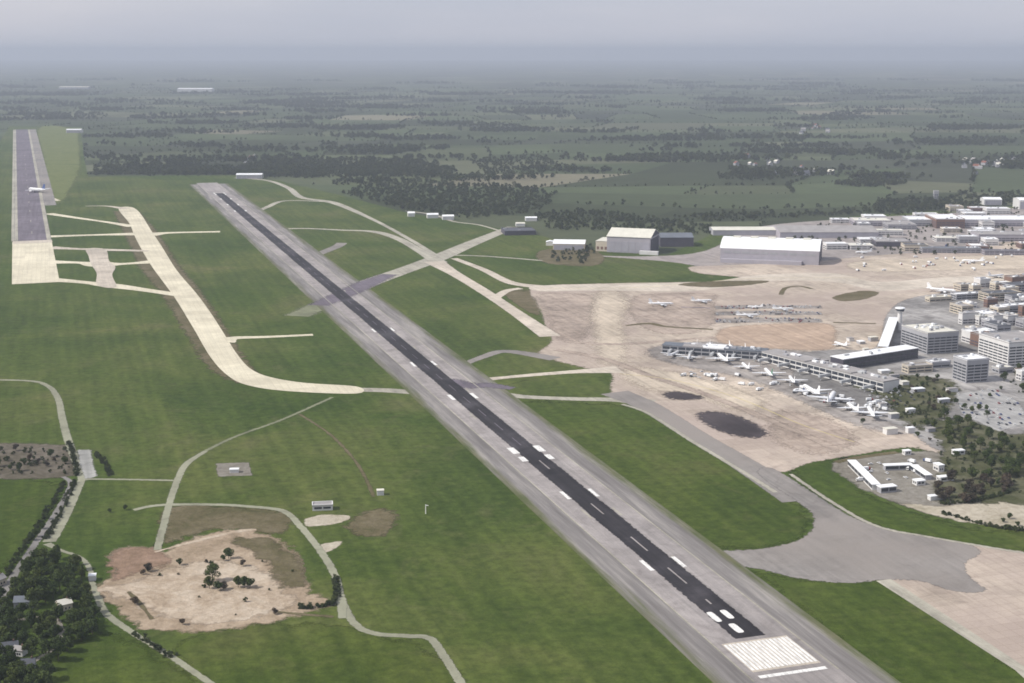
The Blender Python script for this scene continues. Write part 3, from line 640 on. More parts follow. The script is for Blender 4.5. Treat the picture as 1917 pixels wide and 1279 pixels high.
def block(name, label, cat, px, py, w, d, h, roof, wall, yaw=YAW_RW, floors=0, group=None, plant=0, parapet=True, faces=('near', 'left'), wm=None):
    """flat-roofed building; (px,py) is where its near left corner meets the ground; w along +X, d along +Y (local)"""
    e = empty(name, place(px, py), yaw); tag(e, label, cat, group)
    m = MB(); m.box(0, w, 0, d, -0.3, h, 0); m.build('wall', wall, e)
    m = MB(); m.box(-0.3, w + 0.3, -0.3, d + 0.3, h + 0.003, h + 0.6); rf = m.build('roof', roof, e)
    if parapet:
        m = MB(); t = 0.5; z0, z1 = h + 0.603, h + 1.5
        m.box(-0.3, w + 0.3, -0.3, t, z0, z1); m.box(-0.3, w + 0.3, d - t, d + 0.3, z0, z1)
        m.box(-0.3, t, t + 0.003, d - t - 0.003, z0, z1); m.box(w - t, w + 0.3, t + 0.003, d - t - 0.003, z0, z1)
        m.build('parapet', wall, rf)
    r = random.Random(int(px * 7 + py))
    for k in range(plant):
        a, b = r.uniform(2.5, 6), r.uniform(2.5, 6); x = r.uniform(2, max(2.1, w - a - 2)); y = r.uniform(2, max(2.1, d - b - 2)); hh = r.uniform(1.5, 3.2)
        m = MB(); m.box(x, x + a, y, y + b, h + 0.605, h + 0.6 + hh); m.build('roof_plant', r.choice([M['steel'], M['wall_grey'], M['roof_white']]), rf)
    if floors: windows_row(e, w, d, h, floors, wm, faces)
    return e

def gable(name, label, cat, px, py, w, d, h, rise, roof, wall, yaw=YAW_RW, axis='x', group=None, doors=0, eave=0.5):
    """pitched-roof shed; ridge along local x or y"""
    e = empty(name, place(px, py), yaw); tag(e, label, cat, group)
    m = MB(); m.box(0, w, 0, d, -0.3, h)
    if axis == 'x':
        for x, o in ((0, 0), (w, 0)): m.face([(x, 0, h), (x, d, h), (x, d / 2, h + rise)])
        sl = [((-eave, -eave, h - 0.1), (w + eave, -eave, h - 0.1), (w + eave, d/2, h + rise), (-eave, d/2, h + rise)),
              ((-eave, d + eave, h - 0.1), (w + eave, d + eave, h - 0.1), (w + eave, d/2, h + rise), (-eave, d/2, h + rise))]
    else:
        for y in (0, d): m.face([(0, y, h), (w, y, h), (w / 2, y, h + rise)])
        sl = [((-eave, -eave, h - 0.1), (-eave, d + eave, h - 0.1), (w/2, d + eave, h + rise), (w/2, -eave, h + rise)),
              ((w + eave, -eave, h - 0.1), (w + eave, d + eave, h - 0.1), (w/2, d + eave, h + rise), (w/2, -eave, h + rise))]
    m.build('wall', wall, e)
    m = MB()
    for q in sl:
        top = [(a, b, c + 0.35) for a, b, c in q]; bot = [(a, b, c + 0.05) for a, b, c in q]
        m.rings([bot, top])
    m.build('roof', roof, e)
    for k in range(doors):
        pw = (w - 4) / doors
        m = MB(); m.box(2 + k * pw + 0.15, 2 + (k + 1) * pw - 0.15, -0.25, -0.02, 0, h * 0.82); m.build('door', M['door'], e)
    return e

# ------------------------------------------------------------------ hangars
def barrel_hangar():
    e = empty('hangar', place(1348, 490), R(-15)); tag(e, 'long hangar with bright white curved roof and dark right end', 'hangar')
    w, d, h, rise = 178.0, 100.0, 25.0, 15.0
    n = 12; prof = [(0.0 + d * i / n, h + rise * math.sin(math.pi * i / n) ** 0.8) for i in range(n + 1)]
    m = MB(); m.box(0, w, 0, d, -0.3, h); m.build('wall', M['wall_lilac'], e)
    m = MB()
    for i in range(n):
        (y0, z0), (y1, z1) = prof[i], prof[i + 1]
        m.rings([[(-1, y0, z0 + 0.05), (w + 1, y0, z0 + 0.05), (w + 1, y1, z1 + 0.05), (-1, y1, z1 + 0.05)],
                 [(-1, y0, z0 + 0.8), (w + 1, y0, z0 + 0.8), (w + 1, y1, z1 + 0.8), (-1, y1, z1 + 0.8)]])
    rf = m.build('roof', M['roof_white'], e)
    for k in range(5):
        x = 18 + k * 32; m = MB(); m.box(x, x + 14, d * 0.42, d * 0.58, h + rise, h + rise + 2.0); m.build('roof_light', M['roof_cream'], rf)
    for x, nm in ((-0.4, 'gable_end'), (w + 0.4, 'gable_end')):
        m = MB(); m.face([(x, 0, h + 0.02)] + [(x, y, z) for y, z in prof[1:-1]] + [(x, d, h + 0.02)]); m.build(nm, M['wall_dark'] if x > 0 else M['wall_lilac'], e)  # right gable takes a dark colour in place of its shade
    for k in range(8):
        m = MB(); m.box(w + 0.02, w + 0.5, 4 + k * 11.5, 4 + k * 11.5 + 10.9, 0, 21.5); m.build('door', M['wall_dark'], e)  # end doors carry the same painted shade
    for k in range(10):
        m = MB(); m.box(6 + k * 17, 6 + k * 17 + 13.5, -0.3, -0.02, 16.5, 20.5); m.build('window', M['wall_grey'], e)
    for k in (1, 4, 8):
        m = MB(); m.box(8 + k * 15.6, 8 + k * 15.6 + 7, -0.35, -0.02, 0, 6); m.build('door', M['door'], e)
    m = MB(); m.box(2, w - 30, -12, -0.4, 0, 7); m.build('lean_to_annex', M['wall_lilac'], e)
    return e
barrel_hangar()

def tall_hangar():
    e = empty('hangar', place(1136, 472), R(-18)); tag(e, 'tall stepped hangar with cream roof and right end coloured dark violet for shade', 'hangar')
    m = MB(); m.box(0, 76, 0, 70, -0.3, 27); m.build('wall', M['wall_lilac'], e)
    m = MB(); m.box(-22, -0.05, 8, 60, -0.3, 17); m.build('side_annex', M['wall_cream'], e)
    m = MB(); m.box(-22.4, -0.3, 7.6, 60.4, 17.003, 17.8); m.build('annex_roof', M['roof_cream'], e)
    m = MB()
    q = [(-1, -1, 27.0), (77.5, -1, 27.0), (77.5, 35, 38.0), (-1, 35, 38.0)]; m.rings([q, [(a, b, c + 0.7) for a, b, c in q]])
    q = [(-1, 71, 27.0), (77.5, 71, 27.0), (77.5, 35, 38.0), (-1, 35, 38.0)]; m.rings([q, [(a, b, c + 0.7) for a, b, c in q]])
    m.build('roof', M['roof_cream'], e)
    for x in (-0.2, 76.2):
        m = MB(); m.face([(x, 0, 27), (x, 70, 27), (x, 35, 38)]); m.build('gable_end', M['wall_dark'] if x > 0 else M['wall_lilac'], e)  # shade of the right gable put into its wall colour
    m = MB(); m.box(76.02, 76.6, 4, 66, 0, 24); m.build('door', M['wall_dark'], e)  # closed panel in the same shade colour
    for k in range(6):
        m = MB(); m.box(4 + k * 12, 4 + k * 12 + 10.5, -0.3, -0.02, 1.0, 19.0); m.build('door', M['door'], e)
    for k in range(3):
        m = MB(); m.box(-20 + k * 7, -20 + k * 7 + 4, 7.7, 7.98, 3, 8); m.build('window', M['wall_brick'], e)
    m = MB(); m.box(60, 92, -12, -4, 0, 6); m.build('low_annex', M['wall_white'], e)
    e.scale = (1.12, 1.12, 1.12)
tall_hangar()
# big dark-roofed shed behind it
gable('hangar', 'dark blue-grey roofed shed behind the tall stepped hangar', 'hangar', 1236, 462, 66, 60, 18, 6, M['roof_blue'], M['wall_dark'], R(1), 'x')
gable('workshop', 'white-roofed workshop left of the tall stepped hangar', 'workshop', 1035, 468, 62, 55, 12, 5, M['roof_white'], M['wall_cream'], R(-6), 'x', doors=3)
gable('shed', 'small white shed beside the white-roofed workshop', 'shed', 1022, 460, 16, 18, 7, 2, M['roof_white'], M['wall_white'], R(-6), 'y')
block('storehouse', 'low dark storehouse left of the white workshop', 'storehouse', 945, 441, 66, 60, 8, M['roof_dark'], M['wall_dark'], R(8), plant=2)
gable('shed', 'little white shed on top side of the dark storehouse', 'shed', 984, 414, 26, 20, 7, 2, M['roof_white'], M['wall_white'], R(4), 'x')
gable('shed', 'pale shed at the left edge of the dark storehouse', 'shed', 966, 424, 20, 18, 6, 2, M['roof_cream'], M['wall_white'], R(4), 'x')
gable('depot', 'low grey-white depot behind the curved hangar, left one', 'depot', 1335, 441, 150, 60, 11, 3, M['roof_cream'], M['wall_grey'], R(1), 'x', doors=8)
gable('depot', 'broad grey-roofed depot behind the curved hangar, right one', 'depot', 1460, 446, 205, 120, 12, 7, M['roof_grey'], M['wall_lilac'], R(0), 'x', doors=9)
block('annex', 'small bright white annex at the dark end of the curved hangar', 'annex', 1547, 468, 42, 26, 11, M['roof_white'], M['wall_white'], R(4), 2)
# cargo sheds on the right
cargo = [(1600, 424, 80, 60, 12, 'roof_cream', 'wall_lilac', 'pale cargo shed, leftmost of the row at upper right'),
         (1662, 430, 62, 80, 10, 'roof_grey', 'wall_grey', 'grey cargo shed, second in the row at upper right'),
         (1702, 424, 74, 70, 14, 'roof_white', 'wall_grey', 'white-roofed cargo shed left of the brick-ended one'),
         (1752, 428, 62, 100, 20, 'roof_white', 'wall_brick', 'tall white-roofed cargo shed with brown brick front'),
         (1800, 424, 220, 90, 14, 'roof_white', 'wall_lilac', 'long white-roofed cargo shed at the right edge'),
         (1832, 452, 180, 60, 13, 'roof_grey', 'wall_lilac', 'long lilac-walled cargo shed in front of the white one'),
         (1726, 474, 112, 22, 9, 'roof_blue', 'wall_grey', 'low blue-grey roofed office facing the beige apron'),
         (1640, 462, 70, 60, 9, 'roof_grey', 'wall_dark', 'dark grey shed between the curved hangar and blue-grey office'),
         (1842, 478, 160, 18, 8, 'roof_dark', 'wall_lilac', 'long dark-roofed shed nearest the apron at right edge'),
         (1592, 468, 44, 36, 8, 'roof_cream', 'wall_white', 'small cream-roofed hut right of the white annex')]
for (x, y, w, d, h, rf, wl, lab) in cargo:
    block('cargo_shed', lab, 'shed', x, y, w, d, h, M[rf], M[wl], R(-2), 2 if h < 15 else 4, 'cargo sheds at upper right', plant=5, wm=M['wall_dark'])
gable('warehouse', 'isolated white warehouse behind the cargo sheds', 'warehouse', 1842, 384, 44, 40, 14, 4, M['roof_white'], M['wall_white'], R(-4), 'x', doors=3)
gable('warehouse', 'white warehouse cut by the right edge, far behind', 'warehouse', 1908, 392, 80, 60, 22, 4, M['roof_white'], M['wall_white'], R(-4), 'x', doors=4)
block('water_tower_block', 'slender grey block standing among trees behind cargo sheds', 'block', 1748, 374, 12, 12, 22, M['roof_cream'], M['wall_grey'], R(-4), 4)
# small buildings far up the airfield
gable('terminal_shed', 'bright white long shed at the far runway end', 'shed', 442, 335, 78, 40, 12, 3, M['roof_white'], M['wall_white'], R(3), 'x', doors=5)
gable('shed', 'white shed beyond the parallel runway end', 'shed', 124, 249, 70, 40, 14, 4, M['roof_white'], M['wall_white'], R(3), 'x', doors=4)
for (x, y, w, lab) in ((764, 406, 16, 'white hut, leftmost of three near the far woods'), (800, 409, 26, 'pale hut, middle of three near the far woods'), (829, 412, 26, 'bright white hut, rightmost of three near the far woods')):
    gable('hut', lab, 'hut', x, y, w, 16, 8, 3, M['roof_white'], M['wall_white'], R(10), 'x', group='three huts near the far woods')
gable('distant_hall', 'far pale hall in the haze above the main runway end', 'hall', 332, 172, 330, 130, 26, 8, M['roof_white'], M['wall_white'], R(0), 'x')
gable('distant_hall', 'faint pale hall in the haze above the left runway', 'hall', 110, 167, 300, 120, 20, 6, M['roof_cream'], M['wall_grey'], R(0), 'x')

# ------------------------------------------------------------------ terminal: pier, concourse, tower
def seg_block(name, label, cat, a, b, w, h, roof, wall, floors=2, plant=0, group=None, glass=True):
    """straight building whose centre line runs from pixel a to pixel b on the ground"""
    A = place(*a); B = place(*b); d = B - A; L = d.length; yaw = math.atan2(d.y, d.x)
    e = empty(name, A, yaw); tag(e, label, cat, group)
    m = MB(); m.box(0, L, -w/2, w/2, -0.3, h); m.build('wall', wall, e)
    if isinstance(roof, list):
        n = max(3, int(L / 24))
        for i in range(n):
            g_ = 0.6 * ((i * 7) % 3); m = MB(); m.box(L * i / n + (0.02 if i else -0.5), L * (i + 1) / n - 0.02, -w/2 - 0.5, w/2 + 0.5, h + 0.003, h + 0.7 + g_); rf = m.build('roof', roof[(i * 5) % len(roof)], e)
    else:
        m = MB(); m.box(-0.5, L + 0.5, -w/2 - 0.5, w/2 + 0.5, h + 0.003, h + 0.7); rf = m.build('roof', roof, e)
    r = random.Random(int(L * 10))
    for k in range(plant):
        x = r.uniform(4, L - 10); y = r.uniform(-w/2 + 2, w/2 - 6); m = MB(); m.box(x, x + r.uniform(3, 8), y, y + r.uniform(2, 4.5), h + 0.705, h + r.uniform(2, 3.5)); m.build('roof_plant', r.choice([M['steel'], M['roof_white'], M['wall_grey']]), rf)
    if glass:
        n = max(2, int(L / 10)); bay = L / n
        for k in range(floors):
            z = 1.5 + k * (h - 1) / floors
            for i in range(n):
                m = MB(); m.box(i * bay + 0.5, (i + 1) * bay - 0.5, -w/2 - 0.15, -w/2 + 0.1, z, z + (h / floors) * 0.6); m.build('window', M['glass'], e)
    return e, L
pier1, L1 = seg_block('pier', 'outer arm of the low dark passenger pier', 'pier', (1243, 659), (1436, 673), 20, 11, [M['roof_blue'], M['roof_grey'], M['roof_white'], M['roof_blue']], M['wall_grey'], 2, 12)
pier2, LP2 = seg_block('pier', 'inner arm of the dark passenger pier lined with airliners', 'pier', (1440, 674), (1668, 733), 26, 12, [M['roof_grey'], M['roof_cream'], M['roof_blue'], M['roof_white'], M['roof_grey']], M['wall_white'], 2, 26)
def jet_bridge(pier, x, w, ln=20):
    m = MB(); m.box(x - 1.6, x + 1.6, -w/2 - ln, -w/2 - 0.2, 4.2, 7.2); b = m.build('jet_bridge', M['steel'], pier)
    m = MB(); m.tube((x, -w/2 - ln + 3, 0), (x, -w/2 - ln + 3, 4.2), 0.5, 0.5); m.build('bridge_leg', M['steel'], b)
for k in range(5): jet_bridge(pier1, 12 + k * (L1 - 24) / 4, 20, 14)
for k in range(6): jet_bridge(pier2, 14 + k * (LP2 - 28) / 5, 26, 18)
seg_block('concourse', 'concourse with white roof edge and wall coloured as deep shadow, beside the dark pier', 'concourse', (1566, 690), (1706, 668), 22, 13, M['roof_white'], M['wall_dark'], 2, 4)  # shadow below the roof edge is put into the wall colour
seg_block('gallery', 'long bright white gallery roof running away from the concourse', 'gallery', (1652, 668), (1672, 612), 12, 13, M['roof_white'], M['wall_cream'], 3, 0)
block('terminal', 'big dark glass-fronted terminal block right of the white gallery', 'terminal', 1735, 664, 46, 60, 27, M['roof_cream'], M['wall_grey'], floors=6, plant=14)
block('office_block', 'white-topped office cube with dark front, right of the terminal', 'office', 1808, 718, 30, 27, 27, M['roof_white'], M['wall_grey'], floors=6, plant=2)
block('car_park_building', 'white flat-roofed building behind the office cube', 'building', 1822, 640, 36, 26, 12, M['roof_white'], M['wall_grey'], floors=3, plant=2)
block('car_park_building', 'white flat-roofed building farther up, right of the terminal', 'building', 1828, 606, 38, 28, 12, M['roof_white'], M['wall_grey'], floors=3, plant=3)
block('hotel', 'large pale grey hotel block at the right edge', 'hotel', 1886, 688, 60, 60, 30, M['roof_grey'], M['wall_white'], floors=7, plant=6)
block('office_block', 'long white-roofed office at right edge above the hotel', 'office', 1884, 588, 60, 18, 11, M['roof_white'], M['wall_grey'], floors=2, plant=4)
for k, (x, y, w, d, h, rf, lab) in enumerate([(1800, 590, 20, 30, 12, 'roof_grey', 'grey block between terminal and white-roofed buildings'),
        (1866, 630, 22, 30, 14, 'roof_dark', 'dark block left of the pale hotel'), (1868, 590, 20, 20, 10, 'roof_white', 'small white block left of the long white-roofed office'),
        (1790, 562, 46, 16, 8, 'roof_white', 'low white shed on the apron above the terminal'), (1850, 566, 60, 26, 12, 'roof_dark', 'dark-roofed shed at upper right of the terminal'),
        (1745, 690, 26, 14, 7, 'roof_white', 'low white-roofed porch below the big dark terminal'), (1700, 700, 34, 14, 8, 'roof_grey', 'grey low building below the white-edged concourse'),
        (1892, 548, 60, 24, 11, 'roof_dark', 'dark-roofed shed touching the right edge above the apron'), (1740, 566, 40, 12, 6, 'roof_cream', 'long cream shed beside the control tower'),
        (1870, 700, 20, 14, 6, 'roof_cream', 'cream low building between office cube and hotel')]):
    block('building', lab, 'building', x, y, w, d, h, M[rf], M['wall_grey'] if k % 2 else M['wall_cream'], floors=3, plant=2)

# crowded small buildings behind the terminal and between the cargo sheds
def crowd(poly, n, mind, sizes, hs, marks, group, name, cat, taken):
    P = [(G(*p).x, G(*p).y) for p in poly]; xs = [p[0] for p in P]; ys = [p[1] for p in P]; k = 0; tries = 0
    while k < n and tries < 4000:
        tries += 1; x = random.uniform(min(xs), max(xs)); y = random.uniform(min(ys), max(ys))
        if not inside(P, np.array([x]), np.array([y]))[0] or any((x - a) ** 2 + (y - b) ** 2 < (mind + c) ** 2 for a, b, c in taken): continue
        w = random.uniform(*sizes); d = random.uniform(*sizes) * 0.7; h = random.uniform(*hs); q = PX(x, y); taken.append((x, y, max(w, d) * 0.45))
        rk = random.choice([0, 0, 0, 0, 1, 2, 3]); mk = min(marks, key=lambda m: (G(*m[0]).x - x) ** 2 + (G(*m[0]).y - y) ** 2)[1]
        block(name, ['white', 'pale cream', 'grey', 'dark'][rk] + '-roofed ' + ('large ' if w > sum(sizes) / 2 else 'small ') + cat + ' ' + mk, cat, q[0], q[1], w, d, h, M[['roof_white', 'roof_cream', 'roof_grey', 'roof_dark'][rk]], M[random.choice(['wall_white', 'wall_white', 'wall_grey', 'wall_cream', 'wall_brick'])], YAW_RW if cat == 'building' else R(-2), 2, group, plant=2, wm=M['wall_dark'])
        k += 1
TAKEN = []
for o in list(COL.objects):
    if o.parent is None and o.type == 'EMPTY' and o.name.startswith(('terminal', 'office', 'car_park_b', 'hotel', 'building', 'cargo', 'hangar', 'depot', 'annex', 'warehouse')):
        p = o.matrix_basis.translation; far = o.name.startswith(('cargo', 'hangar', 'depot'))
        TAKEN.append((p.x + (40 if far else 14), p.y + (25 if far else 16), 40 if far else 26))
crowd([(1770, 548), (1860, 535), (1990, 530), (2000, 700), (1905, 720), (1850, 690), (1800, 640), (1790, 590)], 58, 5, (12, 32), (6, 16),
      [((1800, 575), 'near the low white shed above the terminal'), ((1850, 600), 'among the white-roofed buildings right of terminal'), ((1910, 570), 'by the long white office at the right edge'), ((1850, 660), 'behind the office cube'), ((1905, 650), 'beside the pale hotel'), ((1920, 540), 'at the right edge above the apron corner')],
      'small buildings crowded behind the terminal', 'small_building', 'building', TAKEN)
crowd([(1430, 432), (1600, 412), (1760, 396), (1960, 392), (1980, 470), (1830, 478), (1640, 484), (1560, 470), (1590, 450), (1450, 442)], 30, 14, (22, 62), (6, 13),
      [((1470, 436), 'behind the curved hangar'), ((1620, 440), 'right of the curved hangar'), ((1690, 455), 'left of the blue-grey office'), ((1760, 440), 'in front of the brick-ended cargo shed'), ((1850, 440), 'among the lilac cargo sheds'), ((1920, 460), 'at the right end of the cargo belt')],
      'small sheds crowded in the cargo belt', 'cargo_hut', 'shed', TAKEN)

def tower():
    e = empty('control_tower', place(1683, 618)); tag(e, 'slim white control tower with wide glazed cab', 'tower')
    m = MB(); m.tube((0, 0, -0.3), (0, 0, 25), 3.6, 2.9, 12); m.build('shaft', M['wall_white'], e)
    m = MB(); m.tube((0, 0, 25), (0, 0, 27), 3.0, 6.2, 12); m.build('gallery', M['wall_white'], e)
    m = MB(); m.tube((0, 0, 27.01), (0, 0, 30.6), 5.4, 6.6, 12); m.build('cab_glass', M['glass'], e)
    m = MB(); m.tube((0, 0, 30.61), (0, 0, 31.8), 7.0, 6.4, 12); rf = m.build('roof', M['roof_white'], e)
    m = MB(); m.tube((0, 0, 31.8), (0, 0, 37), 0.25, 0.1, 6); m.build('mast', M['steel'], rf)
tower()

# L-shaped sheds on the plot below the terminal
seg_block('low_shed', 'long white shed running diagonally on the grey plot, lower right', 'shed', (1594, 872), (1640, 918), 7, 5, M['roof_white'], M['wall_white'], 1)
seg_block('low_shed', 'short white shed closing the corner of the long diagonal one', 'shed', (1645, 922), (1674, 919), 7, 5, M['roof_white'], M['wall_grey'], 1)
seg_block('low_shed', 'white shed along the top of the grey plot', 'shed', (1655, 880), (1706, 878), 6, 4.5, M['roof_white'], M['wall_grey'], 1)
seg_block('low_shed', 'white shed bending down from the top of the grey plot', 'shed', (1710, 880), (1738, 899), 6, 4.5, M['roof_white'], M['wall_grey'], 1)
for (x, y, w, d, h, lab) in ((1716, 910, 9, 7, 4, 'white cabin below the bending shed'), (1757, 884, 6, 9, 6, 'small upright white cabin near the dark trees'), (1694, 853, 7, 5, 4, 'white cabin on the brown edge strip above the plot'),
                             (1788, 853, 11, 6, 4, 'white cabin half hidden among right-hand trees'), (1742, 938, 12, 5, 3.5, 'grey-white cabin at the lower end of the plot'), (1760, 903, 14, 6, 4, 'pale cabin between the plot and the brown trees')):
    block('cabin', lab, 'cabin', x, y, w, d, h, M['roof_white'], M['wall_white'], floors=1, parapet=False)
# near left
block('pump_house', 'grey hut with a white door end beside the service road', 'hut', 585, 957, 17, 9, 4, M['roof_grey'], M['wall_white'], R(8), 1)
block('transformer_hut', 'little white hut at the corner of the bare patch', 'hut', 706, 928, 6, 5, 4, M['roof_cream'], M['wall_white'], R(8), parapet=False)
block('equipment_cabin', 'white equipment cabin on the grey pad in the grass', 'cabin', 430, 886, 8, 5, 3, M['roof_white'], M['wall_white'], R(5), parapet=False)
block('gatehouse', 'white gatehouse between the dark wood and the earthworks', 'gatehouse', 166, 1088, 5, 5, 3.5, M['roof_white'], M['wall_white'], R(10), parapet=False)
def house(label, px, py, w, d, h, yaw, roof, wall):
    e = gable('house', label, 'house', px, py, w, d, h, d * 0.33, M[roof], M[wall], yaw, 'x', 'houses in the wood at lower left')
    m = MB(); m.box(w * 0.7, w * 0.7 + 0.9, d/2 - 0.4, d/2 + 0.4, h, h + d * 0.33 + 1.4); m.build('chimney', M['wall_brick'], e)
    for k in range(3):
        m = MB(); m.box(1.2 + k * (w - 3) / 2.4, 2.4 + k * (w - 3) / 2.4, -0.1, 0.05, 1, 2.4); m.build('window', M['glass'], e)
house('white-walled house with dark roof in the bottom left wood', 4, 1226, 10, 7, 4.5, R(20), 'roof_dark', 'wall_white')
house('smaller white house right of the dark-roofed one, bottom left wood', 24, 1228, 7, 6, 4, R(-15), 'roof_grey', 'wall_white')
house('violet-grey roofed house in the clearing of the left wood', 26, 1140, 14, 9, 4.5, R(6), 'roof_blue', 'wall_grey')
house('pale-roofed house by the lane in the left wood', 112, 1146, 9, 8, 4.5, R(35), 'roof_cream', 'wall_cream')
house('grey house beside the road at the left edge', -6, 1100, 9, 8, 4.5, R(60), 'roof_grey', 'wall_cream')
house('small dark-roofed house under trees at the bottom left', 40, 1256, 8, 7, 4, R(10), 'roof_dark', 'wall_grey')
strip('lane', [(-10, 1160), (40, 1160), (95, 1155), (112, 1180), (100, 1215), (60, 1240)], [5, 4, 4, 5, 4, 4], 0.13, M['rough_ground'])

# wind-direction pole in the near grass
e = empty('marker_pole', place(797, 962)); tag(e, 'thin white marker pole standing alone in the grass', 'pole')
m = MB(); m.tube((0, 0, 0), (0, 0, 8), 0.45, 0.35, 8); m.build('mast', M['paint'], e)
m = MB(); m.tube((0, 0, 7.4), (2.4, 0, 7.2), 0.5, 0.25, 8); m.build('windsock', M['paint'], e)

# ------------------------------------------------------------------ airliners
M['plane'] = plain('white_aircraft_paint', (0.82, 0.82, 0.82), 0.3, 0.5, 0.03, 0.1)
M['plane_grey'] = plain('grey_aircraft_wing', (0.62, 0.63, 0.65), 0.35, 0.5, 0.05, 0.2)
M['fin_green'] = plain('green_tail_paint', (0.05, 0.20, 0.12), 0.35, 0.5, 0.05, 0.2)
M['fin_blue'] = plain('blue_tail_paint', (0.05, 0.09, 0.26), 0.35, 0.5, 0.05, 0.2)
M['rubber'] = plain('black_rubber', (0.02, 0.02, 0.02), 0.9, 0.1)
def ring(x, r, zc, n=14, sq=1.0): return [(x, r * math.cos(2*math.pi*i/n), zc + r * sq * math.sin(2*math.pi*i/n)) for i in range(n)]
def wing_mesh(name, root, tip, rc, tc, th):
    """root/tip: leading-edge points; rc/tc chords (aft = -x)"""
    m = MB(); out = []
    for (p, c, t) in ((root, rc, th), (tip, tc, th * 0.4)):
        x, y, z = p
        out.append([(x, y, z), (x - 0.3*c, y, z + t*0.6), (x - c, y, z + 0.05), (x - 0.4*c, y, z - t*0.4)])
    m.rings(out); return m.mesh(name)
def airliner_meshes():
    # nose at x = 0, tail towards -x, length 39 m, span 36 m
    D = {}
    m = MB(); z = 3.6
    m.rings([ring(0, 0.15, z-0.5), ring(-0.8, 0.9, z-0.35), ring(-2.2, 1.5, z-0.15), ring(-4.5, 1.98, z), ring(-26, 1.98, z), ring(-31, 1.6, z+0.35), ring(-35.5, 0.95, z+0.85), ring(-38.6, 0.25, z+1.2)])
    D['fuselage'] = m.mesh('fuselage', True)
    for sg in (-1, 1):
        D['wing%d' % sg] = wing_mesh('wing', (-13.0, sg*1.6, 2.8), (-20.5, sg*18, 4.0), 7.6, 1.7, 0.9)
        D['tailplane%d' % sg] = wing_mesh('tailplane', (-33.2, sg*0.6, 4.6), (-36.4, sg*6.6, 5.1), 4.0, 1.5, 0.4)
        m = MB(); y = sg*5.8; m.rings([ring(-11.4, 0.95, 1.75, 12), ring(-12.2, 1.15, 1.75, 12), ring(-14.4, 1.05, 1.75, 12), ring(-16.0, 0.6, 1.8, 12)])
        m.v = [(a, b + y, c) for a, b, c in m.v]; D['engine%d' % sg] = m.mesh('engine', True)
        m = MB(); m.tube((-18.6, sg*3.2, 0.55), (-18.6, sg*3.0, 2.8), 0.2, 0.2, 6); m.tube((-18.6, sg*2.75, 0.55), (-18.6, sg*3.65, 0.55), 0.55, 0.55, 10); D['main_gear%d' % sg] = m.mesh('main_gear')
    m = MB(); m.tube((-4.6, 0, 0.4), (-4.6, 0, 2.2), 0.14, 0.14, 6); m.tube((-4.6, -0.35, 0.4), (-4.6, 0.35, 0.4), 0.4, 0.4, 10); D['nose_gear'] = m.mesh('nose_gear')
    m = MB(); m.rings([[(-30.6, 0.25, 5.2), (-37.2, 0.1, 5.2), (-37.2, -0.1, 5.2), (-30.6, -0.25, 5.2)], [(-35.4, 0.12, 11.6), (-38.4, 0.05, 11.6), (-38.4, -0.05, 11.6), (-35.4, -0.12, 11.6)]]); D['fin'] = m.mesh('fin')
    m = MB(); m.face([(-1.75, -0.95, z+0.62), (-1.75, 0.95, z+0.62), (-2.75, 1.05, z+1.25), (-2.75, -1.05, z+1.25)]); m.v = [(a+0.04, b, c+0.1) for a, b, c in m.v]; D['cockpit_window'] = m.mesh('cockpit_window')
    for sg in (-1, 1):
        m = MB(); m.box(-30, -5, sg*1.985 - 0.02, sg*1.985 + 0.02, z + 0.2, z + 0.55); D['window_row%d' % sg] = m.mesh('window_row')
    return D
AM = airliner_meshes()
AMAT = {'fuselage': 'plane', 'wing': 'plane_grey', 'tailplane': 'plane_grey', 'engine': 'plane', 'main_gear': 'rubber', 'nose_gear': 'rubber', 'cockpit_window': 'glass', 'window_row': 'glass'}
FINS = {}
for k, me in AM.items():
    b = k.rstrip('-1')
    if b != 'fin': me.materials.append(M[AMAT[b]])
for c in ('plane', 'fin_green', 'fin_blue'):
    f = AM['fin'].copy(); f.materials.append(M[c]); FINS[c] = f
def airliner(px, py, yaw, label, scale=1.0, fin='plane', group='airliners on the apron'):
    """(px,py): ground point under the middle of the fuselage; yaw: heading of the nose (world, degrees from +X)"""
    p = place(px, py); y = R(yaw); off = Vector((math.cos(y), math.sin(y), 0)) * 19 * scale
    e = empty('airliner', p + off + Vector((0, 0, 0.16)), y); scale *= 1.12; e.scale = (scale,) * 3; tag(e, label, 'airliner', group)
    for k, me in AM.items():
        b = k.rstrip('-1'); o = bpy.data.objects.new(b, FINS[fin] if b == 'fin' else me); COL.objects.link(o); o.parent = e
PA = math.degrees(math.atan2((place(1668, 733) - place(1440, 674)).y, (place(1668, 733) - place(1440, 674)).x))
airliner(1262, 667, 60, 'white airliner at the very tip of the dark pier', 0.85)
airliner(1304, 652, -100, 'white airliner on the far side of the pier tip', 0.7)
airliner(1352, 676, 96, 'large white airliner, second along the near side of the pier', 1.15)
airliner(1330, 650, -95, 'small white airliner on the far side of the pier, second', 0.6)
airliner(1438, 703, 92, 'white airliner with green fin, third along the near side of the pier', 1.0, 'fin_green')
airliner(1482, 716, 88, 'white airliner, fourth along the near side of the pier', 0.9)
airliner(1517, 737, 100, 'white airliner, fifth along the near side of the pier', 1.15)
airliner(1556, 752, 70, 'white airliner with left wing spread wide, sixth along the pier', 1.3)
airliner(1630, 778, 84, 'white airliner standing apart near the inner end of the pier', 1.1)
airliner(1240, 573, 5, 'white airliner alone on the upper beige apron', 0.9)
airliner(1316, 567, 12, 'pale airliner parked left of the grey parking strips', 0.8)
airliner(1402, 594, 8, 'white airliner parked side-on between the grey parking strips', 0.8)
airliner(1468, 582, 4, 'white airliner on the right half of the grey parking strips', 0.75)
